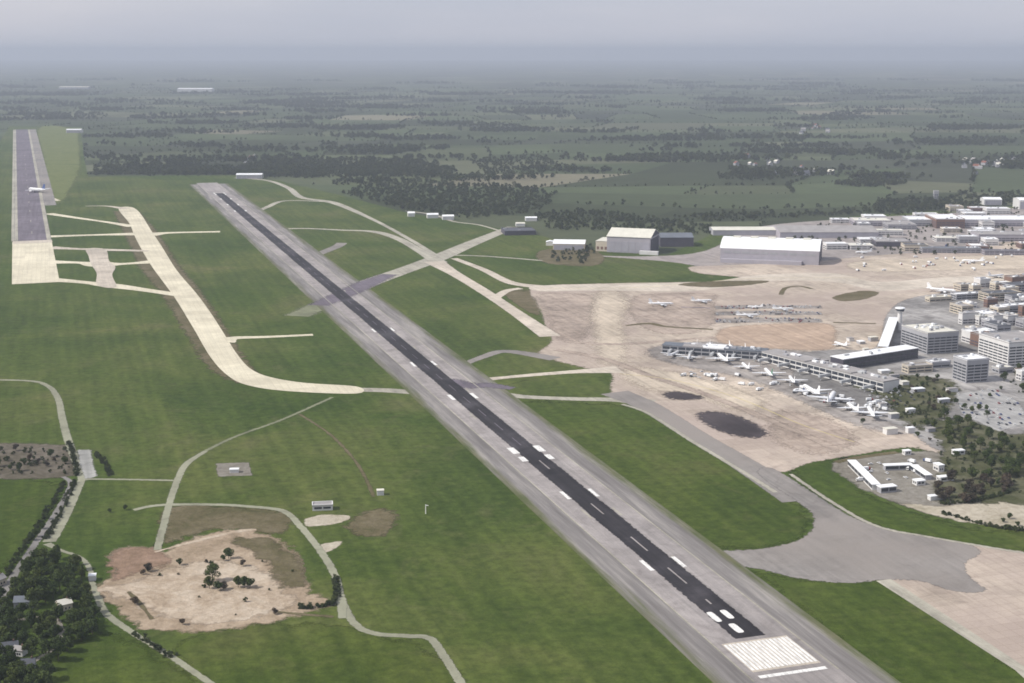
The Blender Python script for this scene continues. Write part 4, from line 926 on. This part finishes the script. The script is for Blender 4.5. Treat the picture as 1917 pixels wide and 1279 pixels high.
airliner(1372, 655, -80, 'white airliner on the far side of the outer pier, third', 0.7)
airliner(1400, 660, -85, 'white airliner on the far side of the outer pier, fourth', 0.7)
airliner(1290, 672, 80, 'white airliner between the pier tip and the large airliner', 0.8)
airliner(1395, 690, 95, 'white airliner between the large one and the green-finned one', 0.85)
airliner(1595, 768, 95, 'white airliner left of the one standing apart', 0.9)
airliner(1572, 648, 110, 'white airliner between the tan apron and the white gallery', 0.7)
airliner(1412, 577, 170, 'white airliner above the grey parking strips', 0.55)
airliner(68, 360, 140, 'white airliner leaving the parallel runway at far left', 1.9, 'fin_blue')
airliner(1765, 548, -30, 'white airliner on the pink apron above the terminal', 1.1)
airliner(1755, 470, 200, 'airliner with blue fin in front of the blue-grey office', 0.9, 'fin_blue')
airliner(1818, 492, 160, 'white airliner on the apron below the lilac cargo sheds', 0.9)
airliner(1866, 520, 30, 'white airliner on the taxilane near the right edge', 0.9)
airliner(1615, 475, 190, 'white airliner near the small cream-roofed hut', 0.8)

# ------------------------------------------------------------------ vehicles
def near_label(x, y, base, marks):
    return base + ' ' + min(marks, key=lambda m: (G(*m[0]).x - x) ** 2 + (G(*m[0]).y - y) ** 2)[1]
PAINT = rand_paint('vehicle_paint', [(0.75, 0.75, 0.75), (0.05, 0.05, 0.06), (0.45, 0.46, 0.48), (0.25, 0.03, 0.03), (0.05, 0.08, 0.2), (0.7, 0.7, 0.68), (0.12, 0.13, 0.14)])
def car_mesh():
    m = MB(); m.box(-2.2, 2.2, -0.9, 0.9, 0.35, 0.95, 0)
    k = [(-1.7, -0.8, 0.952), (1.1, -0.8, 0.952), (1.1, 0.8, 0.952), (-1.7, 0.8, 0.952)]; tp = [(-1.3, -0.68, 1.5), (0.45, -0.68, 1.5), (0.45, 0.68, 1.5), (-1.3, 0.68, 1.5)]
    m.rings([k, tp], 1)
    m.face([(a, b, c + 0.01) for a, b, c in tp], 0)
    for x in (-1.35, 1.35):
        for y in (-0.8, 0.8): m.tube((x, y - 0.11, 0.33), (x, y + 0.11, 0.33), 0.33, 0.33, 8, 2)
    return m.mesh('parked_car')
CARS = []
for nm, cc in (('white', (0.75, 0.75, 0.75)), ('black', (0.03, 0.03, 0.035)), ('silver', (0.45, 0.46, 0.48)), ('red', (0.28, 0.03, 0.03)), ('blue', (0.05, 0.08, 0.22))):
    cm = car_mesh(); [cm.materials.append(x) for x in (plain(nm + '_car_paint', cc, 0.35, 0.5, 0.03), M['glass'], M['rubber'])]; CARS.append((nm, cm))
CARM = CARS[0][1]
def truck_mesh():
    m = MB(); m.box(-4, 1.6, -1.25, 1.25, 0.9, 3.4, 0); m.box(1.75, 3.7, -1.2, 1.2, 0.6, 2.6, 1); m.box(3.0, 3.75, -1.05, 1.05, 1.6, 2.4, 2)
    for x in (-3, -1.8, 2.6):
        for y in (-1.1, 1.1): m.tube((x, y - 0.15, 0.5), (x, y + 0.15, 0.5), 0.5, 0.5, 8, 3)
    return m.mesh('apron_truck')
TRM = truck_mesh(); [TRM.materials.append(x) for x in (M['roof_white'], PAINT, M['glass'], M['rubber'])]
def vehicle(me, name, p, yaw, label, cat, group):
    o = bpy.data.objects.new(name, me); COL.objects.link(o); o.location = (p.x, p.y, 0.22); o.rotation_euler = (0, 0, yaw)
    return tag(o, label, cat, group)
def park(poly, rows_gap, pitch, fill, label, group, most, yaw=0.0):
    P = [(G(*p).x, G(*p).y) for p in poly]; xs = [p[0] for p in P]; ys = [p[1] for p in P]; pts = []
    y = min(ys) + 4; r = 0
    while y < max(ys):
        x = min(xs) + 3
        while x < max(xs):
            if random.random() < fill: pts.append((x + random.uniform(-.2, .2), y + random.uniform(-.3, .3), r))
            x += pitch
        y += rows_gap if r % 2 else 6.2; r += 1
    pts = [p for p in pts if inside(P, np.array([p[0]]), np.array([p[1]]))[0]]
    random.shuffle(pts)
    for x, y, r in pts[:most]: nm, cm = random.choice(CARS[:3] * 2 + CARS); vehicle(cm, 'parked_car', Vector((x, y, 0)), R(90) + random.choice([0, math.pi]), nm + ' ' + label + (', upper rows' if y > (min(ys) + max(ys)) / 2 else ', lower rows'), 'car', group)
for (ya, yb), rn in zip(((573, 578), (584, 590), (597, 604)), ('far', 'middle', 'near')):
    park([(1338, ya), (1430, ya - 2), (1536, ya), (1540, yb), (1430, yb), (1340, yb + 1)], 9, 3.0, 0.7, 'car on the ' + rn + ' grey parking strip of the beige apron', 'cars on the ' + rn + ' apron parking strip', 50)
park([(1790, 738), (1860, 728), (1905, 752), (1930, 790), (1870, 808), (1800, 775)], 15, 2.9, 0.45, 'car in the pale car park below the office cube', 'cars below the office cube', 70)
park([(1570, 700), (1680, 705), (1720, 745), (1680, 770), (1620, 740)], 13, 3.4, 0.4, 'car on the forecourt behind the dark pier', 'cars on the pier forecourt', 60)
for k in range(60):
    a = random.random(); b = random.uniform(14, 62)
    px = 1275 + a * 390; py = 678 + a * 70 + random.uniform(6, 28)
    vehicle(TRM if k % 3 else CARM, 'apron_truck' if k % 3 else 'service_car', place(px, py), random.uniform(0, 6.28), near_label(place(px, py).x, place(px, py).y, ('white box truck' if k % 3 else 'white service car') + ' near', [((1262, 667), 'the airliner at the pier tip'), ((1352, 676), 'the second airliner along the pier'), ((1438, 703), 'the green-finned airliner at the pier'), ((1482, 716), 'the fourth airliner along the pier'), ((1517, 737), 'the fifth airliner along the pier'), ((1556, 752), 'the wide-winged sixth airliner'), ((1630, 778), 'the airliner standing apart')]), 'vehicle', 'service vehicles along the pier')
for k in range(30):
    px = random.uniform(1600, 1900); py = random.uniform(478, 508)
    vehicle(TRM, 'apron_truck', place(px, py), random.uniform(0, 6.28), 'small truck on the pinkish apron below the cargo sheds', 'truck', 'trucks below the cargo sheds')
for k in range(14):
    px = random.uniform(1600, 1740); py = random.uniform(862, 900)
    vehicle(TRM if k % 2 else CARM, 'apron_truck' if k % 2 else 'parked_car', place(px, py + random.uniform(0, 6)), random.uniform(0, 6.28), near_label(place(px, py).x, place(px, py).y, ('white truck' if k % 2 else 'white car') + ' on the grey plot,', [((1610, 885), 'by the long diagonal shed'), ((1680, 880), 'by the top shed'), ((1730, 890), 'by the bending shed'), ((1670, 900), 'in the middle')]), 'vehicle', 'vehicles on the grey plot')

for k, (x, y) in enumerate([(1508, 690), (1538, 683), (1545, 700), (1580, 702), (1600, 712), (1626, 722), (1650, 700), (1668, 712), (1690, 722), (1712, 735), (1648, 765), (1668, 785), (1700, 775), (1595, 668), (1618, 662), (1610, 645), (1590, 640), (1630, 640), (1700, 812), (1738, 810), (1660, 815), (1760, 756), (1776, 735)]):
    w = random.uniform(6, 14); d = random.uniform(5, 9); h = random.uniform(3, 6)
    mk = ['beside the inner pier', 'between concourse and tan apron', 'below the big dark terminal', 'near the standing-apart airliner'][0 if k < 6 else 2 if k < 13 else 1 if k < 18 else 3]
    block('service_hut', 'small ' + ['white', 'grey', 'pale'][k % 3] + ' flat-roofed service hut ' + mk, 'hut', x, y, w, d, h, M[['roof_white', 'roof_grey', 'roof_cream'][k % 3]], M[['wall_white', 'wall_grey'][k % 2]], group='service huts round the pier', parapet=False)

# ------------------------------------------------------------------ trees
M['leaf'] = leaf_mat('broadleaf_foliage', (0.026, 0.042, 0.012), (0.075, 0.105, 0.030))
M['leaf_brown'] = leaf_mat('coppery_foliage', (0.045, 0.036, 0.028), (0.10, 0.082, 0.062))
M['leaf_far'] = leaf_mat('woodland_foliage', (0.028, 0.040, 0.017), (0.060, 0.078, 0.030))
M['bark'] = plain('bark', (0.08, 0.06, 0.045), 0.95, 0.1, 0.25, 2.0)
def crown_mesh(name, seed, h, r, n, leaf, lobes=11, base=0.22):
    g = np.random.default_rng(seed); V_ = []; F_ = []
    C = []
    for k in range(lobes):
        a = g.uniform(0, 6.283); rr = r * math.sqrt(g.uniform(0.02, 0.62)); z = h * (base + 0.12 + (0.80 - base) * g.uniform(0, 1) * (1 - 0.35 * (rr / r) ** 2))
        C.append((rr * math.cos(a), rr * math.sin(a), z, r * g.uniform(0.34, 0.56)))
    C.append((0, 0, h * 0.82, r * 0.42)); C.append((0, 0, h * 0.5, r * 0.6))
    per = n // len(C)
    for (cx, cy, cz, cr) in C:
        for q in range(per):
            d = g.normal(size=3); d /= np.linalg.norm(d); rad = cr * (g.uniform(0.45, 1.0) ** 0.4)
            p = np.array([cx, cy, cz]) + d * rad * np.array([1, 1, 0.82])
            nrm = d * 0.8 + g.normal(size=3) * 0.55; nrm /= np.linalg.norm(nrm)
            a = np.cross(nrm, g.normal(size=3)); a /= np.linalg.norm(a); b = np.cross(nrm, a)
            s = leaf * g.uniform(0.6, 1.3); k = len(V_)
            V_ += [tuple(p - a*s), tuple(p - b*s*0.7), tuple(p + a*s), tuple(p + b*s*0.7 + nrm*s*0.2)]; F_.append((k, k+1, k+2, k+3))
    return mesh_from(name, V_, F_)
def trunk_mesh(seed, h):
    g = random.Random(seed); m = MB()
    m.tube((0, 0, -0.4), (0.1, 0.05, h * 0.35), h * 0.028, h * 0.02, 7); m.tube((0.1, 0.05, h * 0.35), (0, 0, h * 0.8), h * 0.02, h * 0.005, 6)
    for k in range(5):
        a = g.uniform(0, 6.28); z = h * g.uniform(0.25, 0.5); L = h * g.uniform(0.18, 0.3)
        m.tube((0.05, 0, z), (math.cos(a) * L, math.sin(a) * L, z + L * 0.8), h * 0.01, h * 0.004, 5)
    return m.mesh('trunk')
TREES = []
for k, (h, r, mt) in enumerate([(12, 5.2, 'leaf'), (14, 5.6, 'leaf'), (9.5, 4.6, 'leaf'), (11, 4.0, 'leaf'), (10, 4.8, 'leaf_brown'), (7.5, 3.6, 'leaf_brown')]):
    c = crown_mesh('crown', 20 + k, h, r, 1250, 0.55 if h > 8 else 0.45); c.materials.append(M[mt]); tk = trunk_mesh(k, h); tk.materials.append(M['bark']); TREES.append((c, tk))
def tree(X, Y, kind, s, label, group):
    e = empty('tree', (X, Y, 0), random.uniform(0, 6.28)); e.scale = (s * random.uniform(0.9, 1.1), s * random.uniform(0.9, 1.1), s * random.uniform(0.85, 1.15))
    tag(e, label, 'tree', group)
    for nm, me in zip(('crown', 'trunk'), TREES[kind]):
        o = bpy.data.objects.new(nm, me); COL.objects.link(o); o.parent = e
def scatter(poly, n, mind, avoid=()):
    P = [(G(*p).x, G(*p).y) for p in poly]; xs = [p[0] for p in P]; ys = [p[1] for p in P]; out = []; tries = 0
    while len(out) < n and tries < n * 60:
        tries += 1; x = random.uniform(min(xs), max(xs)); y = random.uniform(min(ys), max(ys))
        if not inside(P, np.array([x]), np.array([y]))[0]: continue
        if any((x - a) ** 2 + (y - b) ** 2 < mind ** 2 for a, b in out): continue
        if any((x - a) ** 2 + (y - b) ** 2 < c ** 2 for a, b, c in avoid): continue
        out.append((x, y))
    return out
WOOD_MARKS = [((10, 1210), 'beside the white-walled house in the left wood'), ((40, 1128), 'beside the violet-grey roofed house in the left wood'), ((118, 1125), 'beside the pale-roofed house in the left wood'),
    ((90, 1050), 'at the upper tip of the left wood'), ((160, 1090), 'at the left wood edge near the white gatehouse'), ((180, 1160), 'at the left wood edge facing the earthworks'), ((20, 1270), 'at the very bottom left corner'),
    ((110, 1215), 'by the lane bend in the left wood'), ((90, 1265), 'at the bottom edge of the left wood'), ((60, 1090), 'near the road bend in the left wood'), ((130, 1185), 'in the right part of the left wood'), ((50, 1180), 'in the middle of the left wood')]
GROVE_MARKS = [((1770, 820), 'at the left tip of the right-hand grove'), ((1800, 800), 'at the upper edge of the right-hand grove'), ((1900, 820), 'at the right edge, upper part of the grove'), ((1800, 870), 'near the half hidden white cabin in the grove'),
    ((1900, 890), 'at the right edge, lower part of the grove'), ((1850, 850), 'in the middle of the right-hand grove'), ((1830, 890), 'where the grove meets the brown copse')]
HOUSES = [(o.matrix_basis.translation.x + 4, o.matrix_basis.translation.y + 2, 9) for o in COL.objects if o.name.startswith(('house', 'cabin', 'low_shed', 'gatehouse'))]
LANES = []
for p in [(-10, 1160), (40, 1160), (95, 1155), (112, 1180), (100, 1215), (60, 1240), (26, 1078), (8, 1110), (66, 1018), (45, 1048), (185, 1120), (150, 1044), (172, 1085), (70, 1158), (200, 1150)]:
    q = G(*p); LANES.append((q.x, q.y, 6))
for x, y in scatter([(70, 1040), (140, 1055), (160, 1085), (165, 1120), (190, 1160), (175, 1195), (130, 1215), (90, 1270), (110, 1310), (-40, 1310), (-40, 1130), (20, 1110)], 124, 5.4, HOUSES + LANES):
    kd = random.choice([0, 1, 2, 3]); sz = random.uniform(0.75, 1.15)
    tree(x, y, kd, sz, near_label(x, y, ['broad dark', 'tall dark', 'low dark', 'slim dark'][kd] + ' tree,', WOOD_MARKS), 'trees of the bottom left wood')
for x, y in scatter([(-40, 835), (130, 838), (135, 890), (-40, 893)], 15, 9):
    kd = random.choice([0, 2, 4, 5])
    tree(x, y, kd, random.uniform(0.5, 0.85), near_label(x, y, ('small green tree' if kd < 3 else 'small brown tree') + ' on the rough grey ground,', [((5, 860), 'at the left edge'), ((60, 845), 'upper side'), ((65, 880), 'lower side'), ((120, 865), 'right end near the road')]), 'trees on the rough grey ground')
for x, y in scatter([(1760, 800), (1800, 790), (1900, 830), (1990, 800), (1990, 925), (1890, 915), (1800, 895), (1775, 850)], 60, 6.5, HOUSES):
    kd = random.choice([0, 1, 2, 3])
    tree(x, y, kd, random.uniform(0.65, 1.1), near_label(x, y, ['broad green', 'tall green', 'low green', 'slim green'][kd] + ' tree', GROVE_MARKS), 'trees of the right-hand grove')
for x, y in scatter([(1752, 905), (1830, 895), (1895, 905), (1890, 930), (1800, 945), (1750, 942)], 20, 6.5):
    tree(x, y, random.choice([4, 4, 5]), random.uniform(0.7, 1.1), near_label(x, y, 'brownish bare-looking tree', [((1760, 920), 'at the left end of the brown copse'), ((1800, 905), 'on the upper side of the brown copse'), ((1820, 938), 'on the lower side of the brown copse'), ((1885, 915), 'at the right end of the brown copse')]), 'brown trees of the copse')
for (x, y, s) in [(1790, 757, .6), (1805, 768, .6), (1820, 772, .65), (1832, 768, .7), (1847, 770, .7), (1848, 782, .6), (1852, 745, .5), (1874, 730, .45), (1727, 725, .7), (1735, 798, .75), (1748, 802, .8), (1768, 785, .8), (1775, 795, .7), (1712, 800, .45), (1615, 795, .5)]:
    p = G(x, y); tree(p.x, p.y, random.choice([0, 1, 3]), s, near_label(p.x, p.y, 'lone dark tree', [((1815, 770), 'in the row left of the pale car park middle'), ((1848, 775), 'in the middle of the pale car park'), ((1865, 735), 'at the top of the pale car park'), ((1727, 725), 'below the terminal porch'), ((1750, 795), 'between forecourt and right-hand grove'), ((1712, 800), 'near the white hut on the apron corner'), ((1615, 795), 'alone on the beige apron')]), 'lone trees round the car park')
for x, y in scatter([(1870, 690), (1990, 660), (1990, 740), (1905, 745), (1880, 720)], 10, 9):
    tree(x, y, random.choice([0, 1, 2]), random.uniform(0.6, 0.95), 'green tree between the hotel and the pale car park', 'trees below the hotel')
for (x, y, s, k) in [(398, 1088, 1.05, 1), (392, 1102, .8, 0), (408, 1106, .75, 2), (418, 1104, .6, 4), (446, 1100, .75, 0), (458, 1100, .85, 3), (468, 1101, .7, 2), (268, 1076, .55, 5), (277, 1070, .65, 4), (428, 1046, .8, 0), (418, 1050, .5, 2),
                     (336, 1058, .5, 2), (455, 1060, .5, 4), (252, 1132, .6, 4), (515, 1150, .6, 5), (342, 1170, .45, 4), (386, 1054, .4, 5)]:
    p = G(x, y); tree(p.x, p.y, k, s, near_label(p.x, p.y, ('large' if s > 0.7 else 'small') + ' dark tree on the earthworks,', [((400, 1095), 'in the middle clump'), ((457, 1098), 'in the clump right of the middle'), ((272, 1072), 'beside the red earth'), ((424, 1045), 'on the upper side'), ((336, 1058), 'between red earth and middle clump'), ((455, 1060), 'upper right of the middle clump'), ((252, 1132), 'near the ditch at left'), ((515, 1150), 'at the right-hand ditch'), ((342, 1170), 'at the lower rim')]), 'trees on the earthworks')
for (x, y, s) in [(80, 990, .55), (70, 1005, .7), (60, 1012, .6), (90, 972, .45), (235, 955, .5), (205, 960, .4), (1890, 972, .5), (1878, 978, .4), (1905, 985, .45)]:
    p = G(x, y); tree(p.x, p.y, 2, s, 'single small green tree or bush at a road or field edge', 'single edge trees')

FC = [((1530, 700), 'behind the inner pier, left part'), ((1620, 720), 'between pier and concourse'), ((1700, 740), 'below the big dark terminal'), ((1690, 790), 'near the white hut at the apron corner'), ((1665, 755), 'close to the inner pier end'), ((1715, 765), 'in the middle of the planted bed'), ((1720, 815), 'at the lower end of the forecourt'), ((1745, 780), 'beside the right-hand grove tip'), ((1760, 740), 'left of the office cube'), ((1760, 700), 'right below the terminal porch')]
for x, y in scatter([(1600, 705), (1700, 700), (1790, 715), (1790, 780), (1740, 830), (1680, 800), (1690, 760), (1640, 735)], 34, 8):
    kd = random.choice([0, 2, 2, 4]); tree(x, y, kd, random.uniform(0.35, 0.7), near_label(x, y, {0: 'tall green', 2: 'low green', 4: 'brownish'}[kd] + ' forecourt tree', FC), 'small trees on the terminal forecourt')
# far woods and hedgerows: too many to count, real trees set out by geometry nodes
FAR = []
for k, (h, r, n) in enumerate([(12, 5.5, 150), (14, 6.5, 170), (9, 5.5, 120)]):
    me = crown_mesh('far_tree_crown', 90 + k, h, r, n, 1.35, 6, 0.1); me.materials.append(M['leaf_far'])
    o = bpy.data.objects.new('far_tree_pattern', me); FAR.append(o)
def gn_group(name, objs):
    ng = bpy.data.node_groups.new(name, 'GeometryNodeTree')
    ng.interface.new_socket('Geometry', in_out='INPUT', socket_type='NodeSocketGeometry'); ng.interface.new_socket('Geometry', in_out='OUTPUT', socket_type='NodeSocketGeometry')
    gi = ng.nodes.new('NodeGroupInput'); go = ng.nodes.new('NodeGroupOutput'); jn = ng.nodes.new('GeometryNodeJoinGeometry')
    iv = ng.nodes.new('GeometryNodeInputIndex'); md = ng.nodes.new('ShaderNodeMath'); md.operation = 'MODULO'; md.inputs[1].default_value = len(objs)
    ng.links.new(iv.outputs[0], md.inputs[0])
    sc_ = ng.nodes.new('GeometryNodeInputNamedAttribute'); sc_.data_type = 'FLOAT'; sc_.inputs['Name'].default_value = 'size'
    for k, ob in enumerate(objs):
        oi = ng.nodes.new('GeometryNodeObjectInfo'); oi.inputs['Object'].default_value = ob; oi.inputs['As Instance'].default_value = True
        cp = ng.nodes.new('FunctionNodeCompare'); cp.data_type = 'FLOAT'; cp.operation = 'EQUAL'; cp.inputs['Epsilon'].default_value = 0.1
        ng.links.new(md.outputs[0], cp.inputs[0]); cp.inputs[1].default_value = float(k)
        rv = ng.nodes.new('FunctionNodeRandomValue'); rv.data_type = 'FLOAT_VECTOR'; rv.inputs[0].default_value = (0, 0, 0); rv.inputs[1].default_value = (0, 0, 6.283); rv.inputs['Seed'].default_value = k
        ip = ng.nodes.new('GeometryNodeInstanceOnPoints')
        ng.links.new(gi.outputs[0], ip.inputs['Points']); ng.links.new(cp.outputs[0], ip.inputs['Selection']); ng.links.new(oi.outputs['Geometry'], ip.inputs['Instance'])
        ng.links.new(rv.outputs[0], ip.inputs['Rotation']); ng.links.new(sc_.outputs[0], ip.inputs['Scale']); ng.links.new(ip.outputs[0], jn.inputs[0])
    ng.links.new(jn.outputs[0], go.inputs[0]); return ng
def forest(name, pts, sizes, label):
    pts = np.asarray(pts, float); ix = rng.permutation(len(pts)); pts = pts[ix]; sizes = np.asarray(sizes, np.float32)[ix]
    me = bpy.data.meshes.new(name); me.vertices.add(len(pts)); me.vertices.foreach_set('co', pts.astype(np.float32).ravel())
    a = me.attributes.new('size', 'FLOAT', 'POINT'); a.data.foreach_set('value', sizes); me.update()
    o = link(name, me); md = o.modifiers.new('planting', 'NODES'); md.node_group = gn_group(name, FAR); tag(o, label, kind='stuff'); return o
def keep(P):
    """outside the airfield and near the view"""
    P = np.asarray(P); X, Y = P[:, 0], P[:, 1]
    px, py = PX(X, Y); return P[(~inside(AF_W, X, Y)) & (px > -260) & (px < 2180) & (Y > 500)]
hp = []; hs = []
for j in range(gy):
    for i in range(gx):
        a = FG[j, i]
        for (jj, ii) in ((j, i + 1), (j + 1, i)):
            if jj >= gy or ii >= gx: continue
            if ii > i and 0 < j < gy - 1 and i < gx - 1 and fcol[j, i] == fcol[j - 1, i]: continue
            if jj > j and 0 < i < gx - 1 and j < gy - 1 and fcol[j, i] == fcol[j, i - 1]: continue
            if random.random() < 0.12: continue
            b = FG[jj, ii]; D = a[1]
            if D > 15000: continue
            L = math.hypot(*(b - a)); step = 10 + D * 0.0018; n = int(L / step); th = random.uniform(0.45, 1.0)
            for k in range(n):
                if random.random() < 0.3: continue
                t = (k + random.random()) / n; q = a + (b - a) * t + rng.normal(size=2) * 2.5
                hp.append((q[0], q[1], -0.4)); hs.append(th * random.uniform(0.45, 1.15) * (1 + D / 30000))
hp = np.array(hp); hs = np.array(hs); px, py = PX(hp[:, 0], hp[:, 1])
m_ = (~inside(AF_W, hp[:, 0], hp[:, 1])) & (px > -260) & (px < 2180)
forest('hedgerows', hp[m_], hs[m_], 'dark tree-lined hedgerows between the far fields')
wp = []; ws = []
def wood(poly, step, s0, s1):
    P = [(G(*p).x, G(*p).y) for p in poly]; xs = [p[0] for p in P]; ys = [p[1] for p in P]
    n = int((max(xs) - min(xs)) * (max(ys) - min(ys)) / step ** 2)
    X = rng.uniform(min(xs), max(xs), n); Y = rng.uniform(min(ys), max(ys), n); k = inside(P, X, Y)
    for x, y in zip(X[k], Y[k]): wp.append((x, y, -0.4)); ws.append(random.uniform(s0, s1))
wood([(440, 326), (445, 312), (520, 300), (640, 306), (760, 300), (860, 318), (840, 334), (720, 332), (560, 333)], 15, 0.6, 1.2)
wood([(170, 329), (200, 312), (330, 308), (430, 312), (430, 327), (340, 327)], 17, 0.5, 1.0)
wood([(640, 362), (700, 345), (860, 345), (1000, 350), (1040, 375), (1000, 400), (880, 410), (760, 394)], 17, 0.5, 1.1)
wood([(1000, 405), (1080, 395), (1160, 400), (1230, 412), (1330, 425), (1330, 438), (1260, 440), (1130, 432), (1020, 432)], 17, 0.5, 1.0)
wood([(1250, 405), (1400, 398), (1470, 402), (1590, 395), (1640, 400), (1590, 404), (1440, 409), (1330, 414)], 17, 0.5, 1.0)
wood([(1610, 398), (1660, 375), (1780, 372), (1917, 362), (2080, 362), (2080, 378), (1917, 380), (1800, 388), (1680, 402)], 16, 0.5, 1.1)
wood([(1430, 440), (1600, 408), (1760, 394), (1917, 388), (1960, 470), (1700, 480), (1590, 470)], 30, 0.35, 0.7)
wood([(1560, 345), (1640, 335), (1700, 345), (1620, 352)], 13, 0.7, 1.2)
wood([(880, 300), (1000, 290), (1060, 310), (1000, 330), (900, 325)], 24, 0.6, 1.1)
wood([(1340, 335), (1380, 318), (1480, 315), (1490, 332), (1420, 340)], 20, 0.6, 1.1)
wood([(1030, 470), (1105, 460), (1120, 478), (1090, 495), (1035, 490)], 16, 0.35, 0.7)
# scattered farther woods
for k in range(330):
    D = 4200 * (4.6 ** random.random()); X = random.uniform(-0.42, 0.46) * D
    if inside(AF_W, np.array([X]), np.array([D]))[0]: continue
    a = random.uniform(40, 210) * (1 + D / 14000); b = a * random.uniform(0.3, 0.7); st = 19 + D * 0.0022; n = int(math.pi * a * b / st ** 2)
    for q in range(min(n, 900)):
        w = random.uniform(0, 6.283); r = math.sqrt(random.random()) * (0.8 + 0.3 * math.sin(3 * w + k))
        wp.append((X + math.cos(w) * r * a, D + math.sin(w) * r * b, -0.4)); ws.append(random.uniform(0.8, 1.35) * (1 + D / 22000))
wp = np.array(wp); ws = np.array(ws)
X, Y = wp[:, 0], wp[:, 1]; wpx, wpy = PX(X, Y); m_ = (wpx > -260) & (wpx < 2180) & ((~inside(AF_W, X, Y)) | (wpx > 1000))
forest('woodland', wp[m_], ws[m_], 'dark hazy woods scattered over the far countryside')
sp_ = []; ss_ = []
for poly, n in (([(1590, 712), (1680, 702), (1780, 715), (1785, 760), (1730, 800), (1680, 780), (1650, 745)], 130), ([(1745, 810), (1800, 790), (1900, 820), (1990, 800), (1990, 925), (1880, 930), (1775, 940), (1770, 880)], 190), ([(1870, 690), (1990, 660), (1990, 740), (1905, 745)], 40), ([(-40, 838), (125, 840), (132, 888), (-40, 890)], 90), ([(230, 1060), (330, 1040), (450, 1020), (550, 1060), (560, 1130), (420, 1160), (260, 1140)], 12)):
    for x, y in scatter(poly, n, 2.5, HOUSES): sp_.append((x, y, -0.5)); ss_.append(random.uniform(0.14, 0.42))
forest('shrubbery', sp_, ss_, 'dark shrubs in beds, grove floor and scrubland')
# hedges on the near left, along the public road
hh = []; hz_ = []
for line, dn in (([(118, 905), (92, 955), (50, 1016), (10, 1080)], 2.5), ([(138, 905), (112, 965), (84, 1010)], 3), ([(130, 830), (140, 865), (146, 890)], 3.5), ([(180, 850), (196, 868), (205, 890)], 4), ([(630, 1085), (625, 1130), (560, 1140)], 4), ([(1765, 962), (1850, 985), (1917, 995)], 5), ([(1765, 945), (1830, 938), (1890, 922)], 4), ([(250, 1188), (320, 1230)], 5)):
    P = crom([G(*p) for p in line], False, 20)
    for p in P:
        for q in range(2):
            hh.append((p.x + random.gauss(0, 1.3), p.y + random.gauss(0, 1.3), -0.6)); hz_.append(random.uniform(0.16, 0.36))
forest('roadside_hedges', hh, hz_, 'low dark hedges along the lanes in the foreground')

# villages in the haze
HM = []
for rf in ('roof_red', 'roof_grey', 'roof_dark', 'roof_cream'):
    m = MB(); m.box(-6, 6, -4.5, 4.5, -0.6, 5.5, 0)
    for x in (-6, 6): m.face([(x, -4.5, 5.5), (x, 4.5, 5.5), (x, 0, 9)], 0)
    for sg in (-1, 1): m.face([(-6.4, sg*5, 5.3), (6.4, sg*5, 5.3), (6.4, 0, 9.2), (-6.4, 0, 9.2)], 1)
    m.box(3, 4, -0.5, 0.5, 8, 10.4, 0)
    me = m.mesh('village_house'); me.materials.append(M['wall_grey']); me.materials.append(M[rf]); HM.append(me)
for (cx, cy, rx, ry, n, lab, grp) in ((1855, 312, 60, 18, 18, 'tiny pale house in the hazy village far right', 'houses of the far right village'), (1425, 305, 40, 10, 10, 'tiny pale house in the far village above the curved hangar', 'houses of the middle far village'),
                                      (1545, 245, 40, 9, 8, 'tiny house in the most distant village, right of centre', 'houses of the most distant village'), (1500, 325, 50, 8, 8, 'tiny house at the field edge beyond the depots', 'houses beyond the depots'),
                                      (465, 300, 22, 8, 5, 'tiny house in the wood above the far runway end', 'houses above the far runway end')):
    for k in range(n):
        p = G(cx + random.gauss(0, 0.5) * rx, cy + random.gauss(0, 0.5) * ry)
        hk = random.randrange(4); o = bpy.data.objects.new('village_house', HM[hk]); COL.objects.link(o); o.location = (p.x, p.y, -0.3); o.rotation_euler = (0, 0, random.uniform(0, 6.28)); o.scale = (random.uniform(0.9, 1.8),) * 3
        tag(o, lab.replace('house', ['red-roofed house', 'grey-roofed house', 'dark-roofed house', 'cream-roofed house'][hk], 1), 'house', grp)

# ------------------------------------------------------------------ haze: the air over the whole plain
hz = MB(); hz.box(-61000, 61000, -61000, 61000, -2.0, 490.0)
hm = bpy.data.materials.new('pale_haze'); hm.use_nodes = True; t = hm.node_tree; t.nodes.clear()
ho = N(t, 'ShaderNodeOutputMaterial'); pv = N(t, 'ShaderNodeVolumePrincipled')
pv.inputs['Color'].default_value = (0.57, 0.62, 0.74, 1); pv.inputs["Density"].default_value = 5.8e-5; pv.inputs['Anisotropy'].default_value = 0.1
t.links.new(pv.outputs[0], ho.inputs['Volume'])
tag(hz.build('haze', hm), kind='stuff')
